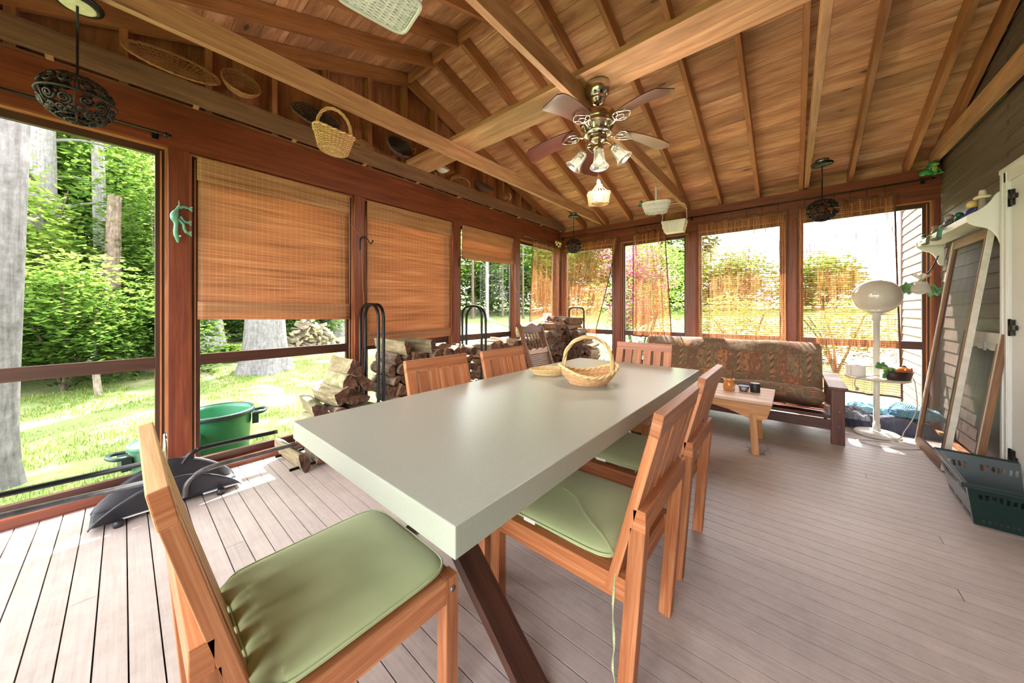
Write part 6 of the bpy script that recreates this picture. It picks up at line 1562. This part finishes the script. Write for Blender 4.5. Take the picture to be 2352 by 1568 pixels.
# ---------------------------------------------------------------- bins
def bin_(label, x, y, r, h, col, rimc, rz, lid=False, oval=1.0):
    root = empty('garbage_bin', (x, y, GZ + .02), rz, label, 'bin')
    m = MB(); m.lathe([(r * .78, 0), (r * .80, .02), (r * .96, h - .02), (r * .985, h), (r * .96, h), (r * .93, h - .03), (r * .77, .03), (.0001, .025)], seg=44, sy=oval); m.build('body', col, root)
    m = MB(); m.lathe([(r * .975, h - .03), (r * 1.05, h - .028), (r * 1.06, h), (r * 1.03, h + .012), (r * .965, h + .008)], seg=44, sy=oval, close=True); m.build('rim', rimc, root)
    for s in (-1, 1):
        m = MB(); m.tube(spl([(-.07, s * r * oval * 1.0, h - .05), (-.075, s * (r * oval + .07), h - .045), (0, s * (r * oval + .10), h - .04), (.075, s * (r * oval + .07), h - .045), (.07, s * r * oval * 1.0, h - .05)], 6), .015, 8); m.box((0, s * (r * oval * .99 + .02), h - .10), (.16, .05, .09)); m.build('handle', M['bin_rim'], root)
    if lid:
        m = MB(); m.lathe([(.0001, h - .02), (r * .6, h - .02), (r * .62, h - .005), (r * .9, h - .01), (r * .92, h + .004)], seg=40, sy=oval); m.build('lid', col, root)
    return root
M['bin_green'] = plain('bin_green', srgb(46, 122, 84), .4, var=.12, vs=5); M['bin_rim'] = plain('bin_rim', srgb(42, 62, 60), .45, var=.2, vs=9); M['bin_pale'] = plain('bin_pale', srgb(96, 146, 116), .45, var=.1, vs=5)
bin_('round open green garbage bin with a dark rim just outside, right of the first post', -.74, .56, .27, .76, M['bin_green'], M['bin_rim'], math.radians(-12))
bin_('smaller pale green bin with a lid outside, left of the first post', -.44, .165, .145, .68, M['bin_pale'], M['bin_pale'], math.radians(8), True)
# ---------------------------------------------------------------- hammock
hm = empty('hammock', (-5.9, 11.4, gz(-5.9, 11.4) - .02), 0, 'green and white quilted hammock on a metal stand far out on the lawn', 'hammock')
hm.rotation_euler = (0, 0, math.radians(50)); M['hammock'] = None
t = NT('hammock_cloth'); wv = t.n('TexWave'); t.l(t.coord('UV', (1, 1, 1)), wv.inputs['Vector']); wv.inputs['Scale'].default_value = 18; M['hammock'] = t.done(t.pbr(t.ramp(wv.outputs['Fac'], [(.3, srgb(96, 146, 116)), (.7, srgb(196, 214, 200))]), .8))
m = MB(); m.grid(lambda u, v: ((u - .5) * 2.3, (v - .5) * .9 * math.sin(PI * min(1, max(0, u * .9 + .05))), .95 - .34 * math.sin(PI * u) + .10 * (2 * v - 1) ** 2), 30, 12, uvs=(2.2, .9)); ob = m.build('cloth', M['hammock'], hm); ob.modifiers.new('s', 'SOLIDIFY').thickness = .02
for s in (-1, 1):
    m = MB(); m.tube([(s * .55, 0, .05), (s * 1.0, 0, .5), (s * 1.45, 0, 1.30)], .03, 8); m.build('upright', M['steel'], hm)
    m = MB(); m.tube([(s * 1.14, -.42, .95), (s * 1.14, .42, .95)], .02, 6); m.build('spreader_bar', M['bleach'], hm)
    m = MB()
    for k in range(7): m.tube([(s * 1.14, -.4 + k * .133, .95), (s * 1.42, 0, 1.25)], .004, 4)
    m.build('cords', M['cord_white'], hm)
    m = MB(); m.tube([(s * .55, -.6, .03), (s * .55, .6, .03)], .03, 8); m.build('foot', M['steel'], hm)
m = MB(); m.tube([(-.55, 0, .04), (.55, 0, .04)], .03, 8); m.build('base_bar', M['steel'], hm)
mb = MB(); 
for k in range(6): mb.box((-7.5 + .0 * k, 16.0 + .22 * k, .35), (.04, .19, 1.4))
mb.beam((-7.47, 15.9, .75), (-7.47, 17.2, .75), .03, .08); mb.beam((-7.47, 15.9, .1), (-7.47, 17.2, .1), .03, .08)
tag(mb.build('white_fence_panel', M['white_paint']), 'white fence panel far across the lawn in the corner window', 'fence')
q = random.Random(500)
for i, (x, y) in enumerate([(-21, -9), (-23, -3), (-23, 3), (-24, 9), (-26, 15), (-25, 21), (-22, 27), (-16, 32), (-12, 36), (-7, 40), (16, 42), (22, 38)]):
    z0 = gz(x, y); root = empty('distant_tree', (x, y, z0), 0, 'far %s tree closing the woods %s' % (['leafy', 'tall', 'broad', 'dense', 'green'][i % 5], ['at the far left', 'behind the near left window', 'left of centre in the near left window', 'behind the thick trunks', 'behind the outdoor woodpile', 'at the left of the hammock view', 'behind the hammock', 'right of the hammock', 'in the corner window', 'behind the swept curtain', 'behind the azalea', 'behind the square curtain', 'just behind the hammock stand', 'deepest behind the hammock'][i]), 'tree')
    m = MB()
    for k in range(9): leaves(m, (q.uniform(-2.5, 2.5), q.uniform(-2.5, 2.5), 1.2 + k * 1.0), (3.2, 3.2, 1.3), 1500, .45, q)
    m.build('crown', M['leaf_dark'] if i % 2 else M['leaf'], root)
    m = MB(); m.tube([(0, 0, -.2), (.1, 0, 5), (.1, .1, 9)], [.25, .2, .1], 10); m.build('trunk', M['trunk_dark'], root)
